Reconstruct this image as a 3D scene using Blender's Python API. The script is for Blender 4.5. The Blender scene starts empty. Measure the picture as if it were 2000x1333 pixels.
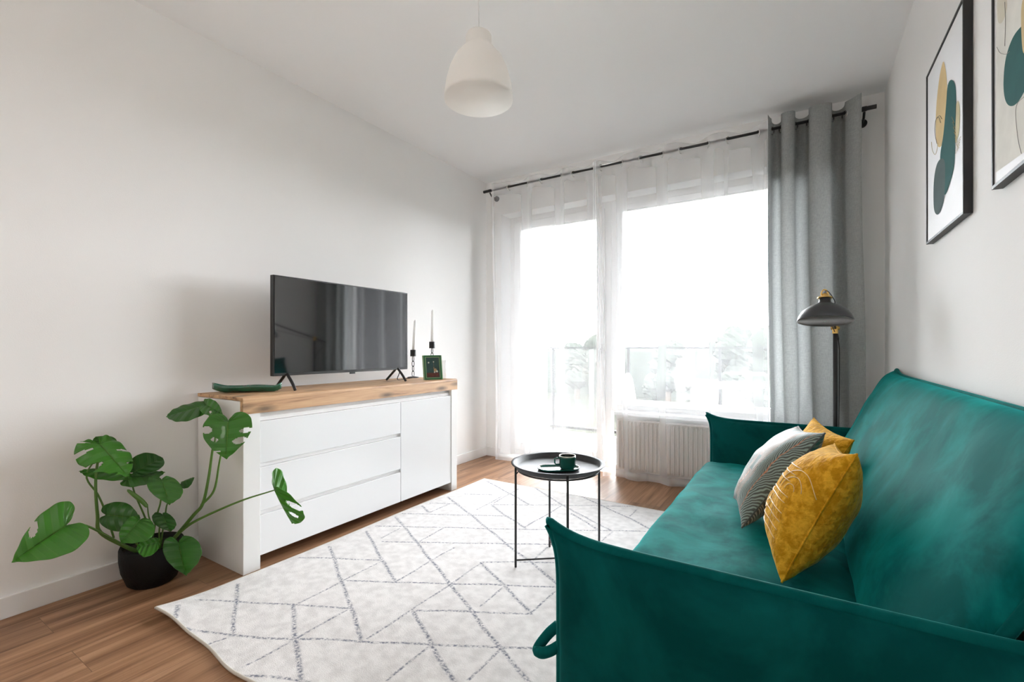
import bpy, math, random
import numpy as np
from mathutils import Vector, Matrix, noise as mnoise
sc = bpy.context.scene
COL = sc.collection
PI = math.pi

# ------------------------------------------------------------------ camera, world, sun, exposure
CAM_H = 1.05; FPX = 905.0; HORIZON = 680.0; YAW = math.atan(567/905.0)
cam = bpy.data.cameras.new('camera'); camo = bpy.data.objects.new('camera', cam); COL.objects.link(camo)
cam.sensor_fit = 'HORIZONTAL'; cam.sensor_width = 36; cam.lens = 36*FPX/2000
cam.shift_y = (HORIZON-666.5)/2000
cam.clip_start = 0.05; cam.clip_end = 600
camo.location = (0, 0, CAM_H); camo.rotation_euler = (PI/2, 0, YAW)
sc.camera = camo

world = bpy.data.worlds.new('sky'); sc.world = world; world.use_nodes = True
bgn = world.node_tree.nodes['Background']
bgn.inputs[0].default_value = (0.93, 0.965, 1.0, 1); bgn.inputs[1].default_value = 17.0

def sun_dir(az_out, el):            # unit vector towards the sun; az_out = horizontal direction (x, y)
    n = math.hypot(*az_out); return Vector((az_out[0]/n*math.cos(el), az_out[1]/n*math.cos(el), math.sin(el)))
sun = bpy.data.lights.new('sun', 'SUN'); suno = bpy.data.objects.new('sun', sun); COL.objects.link(suno)
sun.energy = 22.0; sun.angle = math.radians(0.8); sun.color = (1.0, 0.93, 0.84)
suno.rotation_euler = sun_dir((-0.6, 0.8), math.radians(43)).to_track_quat('Z', 'Y').to_euler()

pt = bpy.data.lights.new('window_portal', 'AREA'); pto = bpy.data.objects.new('window_portal', pt); COL.objects.link(pto)
pt.shape = 'RECTANGLE'; pt.size = 2.7; pt.size_y = 2.45; pt.cycles.is_portal = True
pto.location = (-1.15, 4.02, 1.2); pto.rotation_euler = (-PI/2, 0, 0)   # shines towards -Y

# added fill light behind the camera, lifts the ceiling and walls
kl = bpy.data.lights.new('added_fill_light', 'POINT'); fill_lto = bpy.data.objects.new('added_fill_light', kl); COL.objects.link(fill_lto)
kl.shadow_soft_size = 0.16; kl.energy = 11; kl.color = (1.0, 0.94, 0.87); fill_lto.location = (-1.1, -1.1, 2.15)

sc.view_settings.view_transform = 'Standard'; sc.view_settings.look = 'None'
sc.view_settings.gamma = 1; sc.view_settings.use_curve_mapping = False
sc.view_settings.exposure = 0.98
sc.cycles.max_bounces = 14; sc.cycles.diffuse_bounces = 8; sc.cycles.transparent_max_bounces = 24
sc.cycles.transmission_bounces = 8; sc.cycles.glossy_bounces = 4
sc.cycles.caustics_reflective = False; sc.cycles.caustics_refractive = False
sc.cycles.sample_clamp_indirect = 8.0
sc.cycles.use_denoising = True

# ------------------------------------------------------------------ helpers
_s, _c = math.sin(YAW), math.cos(YAW)
def _ray(x, y):
    u = (x-1000)/FPX; return Vector((-_s+u*_c, _c+u*_s, -(y-HORIZON)/FPX))
def at_d(x, y, d): return Vector((0, 0, CAM_H)) + _ray(x, y)*d
def at_y(x, y, Y): r = _ray(x, y); return Vector((0, 0, CAM_H)) + r*(Y/r.y)
def at_x(x, y, X): r = _ray(x, y); return Vector((0, 0, CAM_H)) + r*(X/r.x)
def at_z(x, y, z): r = _ray(x, y); return Vector((0, 0, CAM_H)) + r*((z-CAM_H)/r.z)

def tag(o, label=None, cat=None, group=None, kind=None):
    if label: o['label'] = label
    if cat: o['category'] = cat
    if group: o['group'] = group
    if kind: o['kind'] = kind
    return o
def thing(name, label, cat, loc, group=None):
    o = bpy.data.objects.new(name, None); COL.objects.link(o); o.location = loc
    o.empty_display_size = 0.05
    return tag(o, label, cat, group)
def origin(o):
    v = Vector((0, 0, 0))
    while o is not None: v = v + Vector(o.location); o = o.parent
    return v

class MB:
    def __init__(s): s.v = []; s.f = []; s.m = []; s.uv = None
    def add(s, v, f, m=0):
        n = len(s.v); s.v += [tuple(p) for p in v]; s.f += [tuple(i+n for i in q) for q in f]; s.m += [m]*len(f); return s
    def box(s, x0, x1, y0, y1, z0, z1, m=0):
        v = [(x0,y0,z0),(x1,y0,z0),(x1,y1,z0),(x0,y1,z0),(x0,y0,z1),(x1,y0,z1),(x1,y1,z1),(x0,y1,z1)]
        return s.add(v, [(3,2,1,0),(4,5,6,7),(0,1,5,4),(1,2,6,5),(2,3,7,6),(3,0,4,7)], m)
    def tube(s, pts, r, seg=10, closed=False, m=0, flat=1.0):
        pts = [Vector(p) for p in pts]; n = len(pts)
        rs = r if isinstance(r, (list, tuple)) else [r]*n
        V = []; F = []; up = None
        for i, p in enumerate(pts):
            a = pts[(i-1) % n] if (closed or i > 0) else p
            b = pts[(i+1) % n] if (closed or i < n-1) else p
            t = (b-a).normalized()
            if up is None:
                up = Vector((0,0,1)) if abs(t.z) < 0.9 else Vector((1,0,0))
            x = (up - t*up.dot(t))
            if x.length < 1e-5: x = t.orthogonal()
            x.normalize(); up = x; y = t.cross(x)
            for k in range(seg):
                q = 2*PI*k/seg; V.append(p + x*math.cos(q)*rs[i] + y*math.sin(q)*rs[i]*flat)
        N = n if closed else n-1
        for i in range(N):
            j = (i+1) % n
            for k in range(seg):
                l = (k+1) % seg; F.append((i*seg+k, i*seg+l, j*seg+l, j*seg+k))
        if not closed:
            F.append(tuple(range(seg-1, -1, -1))); F.append(tuple((n-1)*seg+k for k in range(seg)))
        return s.add(V, F, m)
    def lathe(s, prof, c, seg=48, m=0, closed=False):
        V = []; F = []; c = Vector(c); n = len(prof)
        for r, z in prof:
            for k in range(seg):
                q = 2*PI*k/seg; V.append((c.x+r*math.cos(q), c.y+r*math.sin(q), c.z+z))
        for i in range(n if closed else n-1):
            j = (i+1) % n
            for k in range(seg):
                l = (k+1) % seg; F.append((i*seg+k, i*seg+l, j*seg+l, j*seg+k))
        if not closed:
            if prof[0][0] > 1e-4: F.append(tuple(range(seg-1, -1, -1)))
            if prof[-1][0] > 1e-4: F.append(tuple((n-1)*seg+k for k in range(seg)))
        return s.add(V, F, m)
    def grid(s, P, m=0, skip=None):     # P[i][j] points
        n0, n1 = len(P), len(P[0]); V = [p for row in P for p in row]
        F = [(i*n1+j, (i+1)*n1+j, (i+1)*n1+j+1, i*n1+j+1) for i in range(n0-1) for j in range(n1-1) if not (skip and skip(i, j))]
        return s.add(V, F, m)
    def build(s, name, mats, parent=None, smooth=False, bevel=0, solid=0, sub=0, weld=False, seg=2):
        me = bpy.data.meshes.new(name)
        if parent is not None and not hasattr(parent, '_w'):
            o = origin(parent)
        elif parent is None: o = Vector((0,0,0))
        off = o
        me.from_pydata([(p[0]-off.x, p[1]-off.y, p[2]-off.z) for p in s.v], [], s.f)
        if not isinstance(mats, (list, tuple)): mats = [mats]
        for mt in mats: me.materials.append(mt)
        me.polygons.foreach_set('material_index', s.m)
        if smooth: me.polygons.foreach_set('use_smooth', [True]*len(s.f))
        if s.uv is not None:
            uvl = me.uv_layers.new(name='UVMap')
            for lp in me.loops: uvl.data[lp.index].uv = s.uv[lp.vertex_index]
        me.update()
        ob = bpy.data.objects.new(name, me); COL.objects.link(ob)
        if parent is not None: ob.parent = parent
        if weld:
            w = ob.modifiers.new('weld', 'WELD'); w.merge_threshold = 0.00005
        if solid:
            w = ob.modifiers.new('solid', 'SOLIDIFY'); w.thickness = solid; w.offset = 0
        if bevel:
            w = ob.modifiers.new('bevel', 'BEVEL'); w.width = bevel; w.segments = seg; w.limit_method = 'ANGLE'
            w.harden_normals = False
        if sub:
            w = ob.modifiers.new('sub', 'SUBSURF'); w.levels = sub; w.render_levels = sub
        return ob

def rebase(ob):   # make a single-mesh thing stand on its own base point
    me = ob.data; n = len(me.vertices); a = np.empty(n*3); me.vertices.foreach_get('co', a); a = a.reshape(-1, 3)
    c = Vector((float((a[:,0].min()+a[:,0].max())/2), float((a[:,1].min()+a[:,1].max())/2), float(a[:,2].min())))
    a -= np.array(c); me.vertices.foreach_set('co', a.ravel()); me.update(); ob.location = Vector(ob.location)+c
    return ob

def spline(pts, n=8):
    pts = [Vector(p) for p in pts]; out = []
    P = [pts[0]*2-pts[1]] + pts + [pts[-1]*2-pts[-2]]
    for i in range(1, len(P)-2):
        a, b, c, d = P[i-1], P[i], P[i+1], P[i+2]
        for k in range(n):
            t = k/n; out.append(0.5*((2*b)+(c-a)*t+(2*a-5*b+4*c-d)*t*t+(3*b-a-3*c+d)*t*t*t))
    out.append(pts[-1]); return out

# ------------------------------------------------------------------ materials
def new_mat(name):
    m = bpy.data.materials.new(name); m.use_nodes = True
    return m, m.node_tree.nodes, m.node_tree.links, m.node_tree.nodes['Principled BSDF']
def N(nt, typ, **kw):
    n = nt.new(typ)
    for k, v in kw.items():
        if k.startswith('i_'):
            n.inputs[k[2:].replace('_', ' ')].default_value = v
        else: setattr(n, k, v)
    return n
def flat(name, col, rough=0.5, metal=0, coat=0, spec=0.5, bump=0, bscale=200, var=0.0, vscale=3, sheen=0):
    m, nt, ln, b = new_mat(name)
    b.inputs['Base Color'].default_value = (*col, 1); b.inputs['Roughness'].default_value = rough
    b.inputs['Metallic'].default_value = metal; b.inputs['Coat Weight'].default_value = coat
    b.inputs['Specular IOR Level'].default_value = spec; b.inputs['Sheen Weight'].default_value = sheen
    tc = N(nt, 'ShaderNodeTexCoord')
    if var:
        no = N(nt, 'ShaderNodeTexNoise'); no.inputs['Scale'].default_value = vscale; no.inputs['Detail'].default_value = 4
        ln.new(tc.outputs['Object'], no.inputs['Vector'])
        mx = N(nt, 'ShaderNodeMix', data_type='RGBA')
        mx.inputs[6].default_value = (*[c*(1-var) for c in col], 1); mx.inputs[7].default_value = (*[min(1, c*(1+var)) for c in col], 1)
        ln.new(no.outputs['Fac'], mx.inputs[0]); ln.new(mx.outputs[2], b.inputs['Base Color'])
    if bump:
        no = N(nt, 'ShaderNodeTexNoise'); no.inputs['Scale'].default_value = bscale; no.inputs['Detail'].default_value = 3
        ln.new(tc.outputs['Object'], no.inputs['Vector'])
        bp = N(nt, 'ShaderNodeBump'); bp.inputs['Strength'].default_value = bump; bp.inputs['Distance'].default_value = 0.002
        ln.new(no.outputs['Fac'], bp.inputs['Height']); ln.new(bp.outputs[0], b.inputs['Normal'])
    return m

M = {}
M['wall'] = flat('wall_paint', (0.865, 0.86, 0.85), 0.85, spec=0.2, bump=0.15, bscale=260)
M['ceiling'] = flat('ceiling_paint', (0.90, 0.90, 0.90), 0.9, spec=0.2)
M['trimw'] = flat('white_trim', (0.82, 0.815, 0.81), 0.45)
M['gloss_white'] = flat('white_gloss_lacquer', (0.83, 0.84, 0.85), 0.10, coat=0.4, spec=0.6)
M['satin_white'] = flat('white_satin_laminate', (0.80, 0.80, 0.79), 0.45)
M['pvc'] = flat('white_pvc_frame', (0.80, 0.79, 0.78), 0.35)
M['black'] = flat('black_powder_coat', (0.022, 0.022, 0.024), 0.42, bump=0.05)
M['dark_tray'] = flat('dark_grey_metal', (0.04, 0.042, 0.047), 0.5, spec=0.35, bump=0.05)
M['tvblack'] = flat('tv_black_plastic', (0.012, 0.012, 0.013), 0.35)
M['brass'] = flat('brass', (0.80, 0.52, 0.16), 0.28, metal=1)
M['chrome'] = flat('chrome', (0.75, 0.75, 0.76), 0.22, metal=1)
M['lampshade'] = flat('anthracite_enamel', (0.045, 0.047, 0.052), 0.4)
M['lampinner'] = flat('lamp_inner_white', (0.75, 0.75, 0.73), 0.5)
M['ceramic_green'] = flat('dark_green_glaze', (0.006, 0.085, 0.065), 0.12, coat=0.6, var=0.2, vscale=20)
M['cream'] = flat('cream_glaze', (0.80, 0.76, 0.64), 0.25)
M['leafdish'] = flat('green_leaf_glaze', (0.010, 0.13, 0.075), 0.12, coat=0.7, var=0.6, vscale=25)

M['soil'] = flat('potting_soil', (0.03, 0.022, 0.016), 1, bump=1, bscale=60)
M['pot'] = flat('black_textured_pot', (0.006, 0.006, 0.0065), 0.6, spec=0.25, bump=1.0, bscale=90)
M['stem'] = flat('green_stem', (0.085, 0.19, 0.03), 0.45, var=0.3, vscale=14)
M['framegreen'] = flat('green_gloss_frame', (0.03, 0.16, 0.06), 0.2, coat=0.4)
M['framelime'] = flat('pale_green_edge', (0.30, 0.45, 0.22), 0.35)
M['artframe'] = flat('black_frame', (0.02, 0.02, 0.022), 0.5)
M['artframe2'] = flat('grey_frame_underside', (0.16, 0.16, 0.16), 0.5)
M['paper'] = flat('white_paper', (0.84, 0.85, 0.87), 0.6)
M['rail'] = flat('grey_rail_metal', (0.025, 0.025, 0.026), 0.8, spec=0.05)
M['cable'] = flat('black_cable', (0.01, 0.01, 0.01), 0.5)
M['white_metal'] = flat('white_painted_metal', (0.8, 0.8, 0.8), 0.4)
M['radiator'] = flat('radiator_enamel', (0.78, 0.74, 0.71), 0.35)
M['concrete'] = flat('balcony_concrete', (0.55, 0.54, 0.52), 0.9, bump=0.3, bscale=40)
M['render'] = flat('outside_render', (0.72, 0.71, 0.69), 0.9, bump=0.3)
M['tree'] = flat('tree_foliage', (0.019, 0.022, 0.018), 1, spec=0.0, var=0.5, vscale=1.5)
M['bark'] = flat('tree_bark', (0.04, 0.03, 0.02), 1)
M['field'] = flat('meadow', (0.016, 0.018, 0.014), 1, spec=0.0, var=0.3, vscale=0.1)

# thin window glass
m, nt, ln, b = new_mat('window_glass'); M['glass'] = m
nt.remove(b)
tr = N(nt, 'ShaderNodeBsdfTransparent'); gl = N(nt, 'ShaderNodeBsdfGlossy'); gl.inputs['Roughness'].default_value = 0.0
fr = N(nt, 'ShaderNodeFresnel'); fr.inputs[0].default_value = 1.45; mx = N(nt, 'ShaderNodeMixShader')
ln.new(fr.outputs[0], mx.inputs[0]); ln.new(tr.outputs[0], mx.inputs[1]); ln.new(gl.outputs[0], mx.inputs[2])
ln.new(mx.outputs[0], nt['Material Output'].inputs[0])

# fabrics that let light through
def fabric(name, col, transp, transl, weave=0, attr=None, bump=0, var=0):
    m, nt, ln, b = new_mat(name); nt.remove(b)
    di = N(nt, 'ShaderNodeBsdfDiffuse'); tl = N(nt, 'ShaderNodeBsdfTranslucent'); tp = N(nt, 'ShaderNodeBsdfTransparent')
    for s_ in (di, tl): s_.inputs['Color'].default_value = (*col, 1)
    tc = N(nt, 'ShaderNodeTexCoord')
    if weave:
        mp = N(nt, 'ShaderNodeMapping'); mp.inputs['Scale'].default_value = (420, 420, 50)
        n1 = N(nt, 'ShaderNodeTexNoise'); n1.inputs['Scale'].default_value = 1; n1.inputs['Detail'].default_value = 2
        mp2 = N(nt, 'ShaderNodeMapping'); mp2.inputs['Scale'].default_value = (40, 40, 520)
        n2 = N(nt, 'ShaderNodeTexNoise'); n2.inputs['Scale'].default_value = 1; n2.inputs['Detail'].default_value = 2
        ln.new(tc.outputs['Object'], mp.inputs[0]); ln.new(mp.outputs[0], n1.inputs['Vector'])
        ln.new(tc.outputs['Object'], mp2.inputs[0]); ln.new(mp2.outputs[0], n2.inputs['Vector'])
        ad = N(nt, 'ShaderNodeMath', operation='ADD'); ln.new(n1.outputs['Fac'], ad.inputs[0]); ln.new(n2.outputs['Fac'], ad.inputs[1])
        mr = N(nt, 'ShaderNodeMapRange'); mr.inputs[1].default_value = 0.7; mr.inputs[2].default_value = 1.3
        ln.new(ad.outputs[0], mr.inputs[0])
        cm = N(nt, 'ShaderNodeMix', data_type='RGBA')
        cm.inputs[6].default_value = (*[c*(1-weave) for c in col], 1); cm.inputs[7].default_value = (*[c*(1+weave) for c in col], 1)
        ln.new(mr.outputs[0], cm.inputs[0])
        for s_ in (di, tl): ln.new(cm.outputs[2], s_.inputs['Color'])
    m1 = N(nt, 'ShaderNodeMixShader'); m1.inputs[0].default_value = transl
    ln.new(di.outputs[0], m1.inputs[1]); ln.new(tl.outputs[0], m1.inputs[2])
    m2 = N(nt, 'ShaderNodeMixShader'); m2.inputs[0].default_value = transp
    if attr:
        at = N(nt, 'ShaderNodeAttribute'); at.attribute_name = attr
        ge = N(nt, 'ShaderNodeNewGeometry'); dt = N(nt, 'ShaderNodeVectorMath', operation='DOT_PRODUCT')
        ln.new(ge.outputs['Normal'], dt.inputs[0]); ln.new(ge.outputs['Incoming'], dt.inputs[1])
        ab = N(nt, 'ShaderNodeMath', operation='ABSOLUTE'); ln.new(dt.outputs['Value'], ab.inputs[0])
        mxm = N(nt, 'ShaderNodeMath', operation='MAXIMUM'); mxm.inputs[1].default_value = 0.12; ln.new(ab.outputs[0], mxm.inputs[0])
        iv = N(nt, 'ShaderNodeMath', operation='DIVIDE'); iv.inputs[0].default_value = 1.0; ln.new(mxm.outputs[0], iv.inputs[1])
        ex = N(nt, 'ShaderNodeMath', operation='MULTIPLY_ADD'); ex.inputs[1].default_value = 0.28; ex.inputs[2].default_value = 0.72; ln.new(iv.outputs[0], ex.inputs[0])
        pw = N(nt, 'ShaderNodeMath', operation='POWER'); ln.new(at.outputs['Fac'], pw.inputs[0]); 
        ln.new(pw.outputs[0], m2.inputs[0])
        ln.new(ex.outputs[0], pw.inputs[1])
    ln.new(m1.outputs[0], m2.inputs[1]); ln.new(tp.outputs[0], m2.inputs[2])
    ln.new(m2.outputs[0], nt['Material Output'].inputs[0]); return m
M['sheer'] = fabric('white_sheer_voile', (0.88, 0.89, 0.91), 0.73, 0.32, attr='clear')
M['drape'] = fabric('grey_linen', (0.38, 0.395, 0.39), 0.0, 0.24, weave=0.18)
M['opal'] = fabric('opal_glass', (0.98, 0.965, 0.94), 0.0, 0.45)
M['candle'] = fabric('white_wax', (0.97, 0.97, 0.96), 0.0, 0.3)
m, nt, ln, b = new_mat('clear_tumbler_glass'); M['tumbler'] = m; nt.remove(b)
tr = N(nt, 'ShaderNodeBsdfTransparent'); gl = N(nt, 'ShaderNodeBsdfGlossy'); gl.inputs['Roughness'].default_value = 0.02
fr = N(nt, 'ShaderNodeLayerWeight'); fr.inputs[0].default_value = 0.15; mx = N(nt, 'ShaderNodeMixShader')
ln.new(fr.outputs['Facing'], mx.inputs[0]); ln.new(tr.outputs[0], mx.inputs[1]); ln.new(gl.outputs[0], mx.inputs[2])
ln.new(mx.outputs[0], nt['Material Output'].inputs[0])

# floor laminate: boards run along Y
def planks():
    m, nt, ln, b = new_mat('laminate_floor')
    tc = N(nt, 'ShaderNodeTexCoord')
    mp = N(nt, 'ShaderNodeMapping'); mp.inputs['Rotation'].default_value = (0, 0, PI/2); mp.inputs['Location'].default_value = (0.55, 0.03, 0)
    ln.new(tc.outputs['Object'], mp.inputs[0])
    br = N(nt, 'ShaderNodeTexBrick'); br.offset = 0.37; br.inputs['Scale'].default_value = 1
    br.inputs['Brick Width'].default_value = 1.28; br.inputs['Row Height'].default_value = 0.192
    br.inputs['Mortar Size'].default_value = 0.0012; br.inputs['Mortar Smooth'].default_value = 0.3; br.inputs['Bias'].default_value = 0
    br.inputs['Color1'].default_value = (0, 0, 0, 1); br.inputs['Color2'].default_value = (1, 1, 1, 1); br.inputs['Mortar'].default_value = (0.5, 0.5, 0.5, 1)
    ln.new(mp.outputs[0], br.inputs['Vector'])
    # grain
    sh = N(nt, 'ShaderNodeVectorMath', operation='MULTIPLY_ADD'); sh.inputs[1].default_value = (3.1, 7.7, 5.0)
    ln.new(br.outputs['Color'], sh.inputs[0]); ln.new(tc.outputs['Object'], sh.inputs[2])
    m1 = N(nt, 'ShaderNodeMapping'); m1.inputs['Scale'].default_value = (26, 1.4, 1); ln.new(sh.outputs[0], m1.inputs[0])
    n1 = N(nt, 'ShaderNodeTexNoise'); n1.inputs['Scale'].default_value = 1; n1.inputs['Detail'].default_value = 5; n1.inputs['Distortion'].default_value = 0.6
    ln.new(m1.outputs[0], n1.inputs['Vector'])
    m2 = N(nt, 'ShaderNodeMapping'); m2.inputs['Scale'].default_value = (130, 3, 1); ln.new(sh.outputs[0], m2.inputs[0])
    n2 = N(nt, 'ShaderNodeTexNoise'); n2.inputs['Scale'].default_value = 1; n2.inputs['Detail'].default_value = 3; ln.new(m2.outputs[0], n2.inputs['Vector'])
    cr = N(nt, 'ShaderNodeValToRGB'); e = cr.color_ramp.elements
    e[0].position = 0.30; e[0].color = (0.165, 0.078, 0.038, 1); e[1].position = 0.72; e[1].color = (0.43, 0.245, 0.14, 1)
    k = e.new(0.48); k.color = (0.29, 0.152, 0.080, 1)
    ad = N(nt, 'ShaderNodeMath', operation='MULTIPLY_ADD'); ad.inputs[1].default_value = 0.28
    ln.new(n2.outputs['Fac'], ad.inputs[0])
    sb = N(nt, 'ShaderNodeMath', operation='MULTIPLY_ADD'); sb.inputs[1].default_value = 1.0; sb.inputs[2].default_value = -0.14
    ln.new(n1.outputs['Fac'], sb.inputs[0]); ln.new(sb.outputs[0], ad.inputs[2]); ln.new(ad.outputs[0], cr.inputs[0])
    # per-board tone
    hv = N(nt, 'ShaderNodeMath', operation='MULTIPLY_ADD'); hv.inputs[1].default_value = 0.22; hv.inputs[2].default_value = 0.89
    ln.new(br.outputs['Color'], hv.inputs[0])
    mu = N(nt, 'ShaderNodeVectorMath', operation='SCALE'); ln.new(cr.outputs[0], mu.inputs[0]); ln.new(hv.outputs[0], mu.inputs['Scale'])
    mo = N(nt, 'ShaderNodeMix', data_type='RGBA'); mo.inputs[7].default_value = (0.10, 0.055, 0.03, 1)
    mf = N(nt, 'ShaderNodeMath', operation='MULTIPLY'); mf.inputs[1].default_value = 0.6; ln.new(br.outputs['Fac'], mf.inputs[0])
    ln.new(mf.outputs[0], mo.inputs[0]); ln.new(mu.outputs[0], mo.inputs[6]); ln.new(mo.outputs[2], b.inputs['Base Color'])
    b.inputs['Roughness'].default_value = 0.42; b.inputs['Specular IOR Level'].default_value = 0.4
    bp = N(nt, 'ShaderNodeBump'); bp.inputs['Strength'].default_value = 0.1; bp.inputs['Distance'].default_value = 0.001
    ln.new(n2.outputs['Fac'], bp.inputs['Height']); ln.new(bp.outputs[0], b.inputs['Normal'])
    return m
M['floor'] = planks()

def oak():
    m, nt, ln, b = new_mat('oak_top')
    tc = N(nt, 'ShaderNodeTexCoord')
    m1 = N(nt, 'ShaderNodeMapping'); m1.inputs['Scale'].default_value = (14, 1.6, 22); ln.new(tc.outputs['Object'], m1.inputs[0])
    n1 = N(nt, 'ShaderNodeTexNoise'); n1.inputs['Scale'].default_value = 1; n1.inputs['Detail'].default_value = 6; n1.inputs['Distortion'].default_value = 1.2
    ln.new(m1.outputs[0], n1.inputs['Vector'])
    m2 = N(nt, 'ShaderNodeMapping'); m2.inputs['Scale'].default_value = (90, 8, 120); ln.new(tc.outputs['Object'], m2.inputs[0])
    n2 = N(nt, 'ShaderNodeTexNoise'); n2.inputs['Scale'].default_value = 1; n2.inputs['Detail'].default_value = 3; ln.new(m2.outputs[0], n2.inputs['Vector'])
    mm = N(nt, 'ShaderNodeMath', operation='MULTIPLY_ADD'); mm.inputs[1].default_value = 0.25; ln.new(n2.outputs['Fac'], mm.inputs[0]); ln.new(n1.outputs['Fac'], mm.inputs[2])
    cr = N(nt, 'ShaderNodeValToRGB'); e = cr.color_ramp.elements
    e[0].position = 0.42; e[0].color = (0.22, 0.105, 0.05, 1); e[1].position = 0.80; e[1].color = (0.66, 0.42, 0.235, 1)
    k = e.new(0.56); k.color = (0.50, 0.295, 0.155, 1)
    ln.new(mm.outputs[0], cr.inputs[0])
    # knots
    m3 = N(nt, 'ShaderNodeMapping'); m3.inputs['Scale'].default_value = (9, 3.4, 12); m3.inputs['Location'].default_value = (0.2, 0.55, 0.1); ln.new(tc.outputs['Object'], m3.inputs[0])
    vo = N(nt, 'ShaderNodeTexVoronoi'); vo.inputs['Scale'].default_value = 1; ln.new(m3.outputs[0], vo.inputs['Vector'])
    kr = N(nt, 'ShaderNodeValToRGB'); e = kr.color_ramp.elements; e[0].position = 0.06; e[0].color = (0.30, 0.30, 0.30, 1); e[1].position = 0.26; e[1].color = (1, 1, 1, 1)
    ln.new(vo.outputs['Distance'], kr.inputs[0])
    mu = N(nt, 'ShaderNodeVectorMath', operation='MULTIPLY'); ln.new(cr.outputs[0], mu.inputs[0]); ln.new(kr.outputs[0], mu.inputs[1])
    ln.new(mu.outputs[0], b.inputs['Base Color']); b.inputs['Roughness'].default_value = 0.5
    return m
M['oak'] = oak()

def velvet(name, dark, light, tint, sheen=1.0, scale=5.0, crush=0.0):
    m, nt, ln, b = new_mat(name)
    tc = N(nt, 'ShaderNodeTexCoord')
    n1 = N(nt, 'ShaderNodeTexNoise'); n1.inputs['Scale'].default_value = scale; n1.inputs['Detail'].default_value = 5; n1.inputs['Distortion'].default_value = 0.35
    n1.inputs['Roughness'].default_value = 0.6
    ln.new(tc.outputs['Object'], n1.inputs['Vector'])
    cr = N(nt, 'ShaderNodeValToRGB'); e = cr.color_ramp.elements
    e[0].position = 0.42; e[0].color = (*dark, 1); e[1].position = 0.60; e[1].color = (*light, 1)
    ln.new(n1.outputs['Fac'], cr.inputs[0]); ln.new(cr.outputs[0], b.inputs['Base Color'])
    b.inputs['Roughness'].default_value = 0.75; b.inputs['Specular IOR Level'].default_value = 0.04
    b.inputs['Sheen Weight'].default_value = sheen; b.inputs['Sheen Roughness'].default_value = 0.35; b.inputs['Sheen Tint'].default_value = (*tint, 1)
    n2 = N(nt, 'ShaderNodeTexNoise'); n2.inputs['Scale'].default_value = scale*1.6; n2.inputs['Detail'].default_value = 3
    ln.new(tc.outputs['Object'], n2.inputs['Vector'])
    bp = N(nt, 'ShaderNodeBump'); bp.inputs['Strength'].default_value = 0.25+crush; bp.inputs['Distance'].default_value = 0.012
    ln.new(n2.outputs['Fac'], bp.inputs['Height']); ln.new(bp.outputs[0], b.inputs['Normal'])
    return m
M['teal'] = velvet('teal_velvet', (0.000, 0.080, 0.078), (0.003, 0.165, 0.155), (0.02, 0.85, 0.80), 0.30, 4.5)
M['teal_arm'] = velvet('teal_velvet_arm_shaded', (0.000, 0.050, 0.049), (0.002, 0.082, 0.078), (0.02, 0.85, 0.80), 0.25, 3.5)  # same velvet with calmer nap, darkened to paint in the arms' shade
M['teal_pipe'] = velvet('teal_velvet_piping', (0.000, 0.070, 0.068), (0.002, 0.095, 0.09), (0.1, 0.9, 0.85), 0.3, 8)
M['mustard'] = velvet('mustard_crushed_velvet', (0.56, 0.26, 0.010), (0.82, 0.43, 0.035), (1.0, 0.75, 0.35), 0.5, 42, 0.25)
M['thread'] = flat('pale_gold_thread', (0.85, 0.62, 0.30), 0.4)

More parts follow.
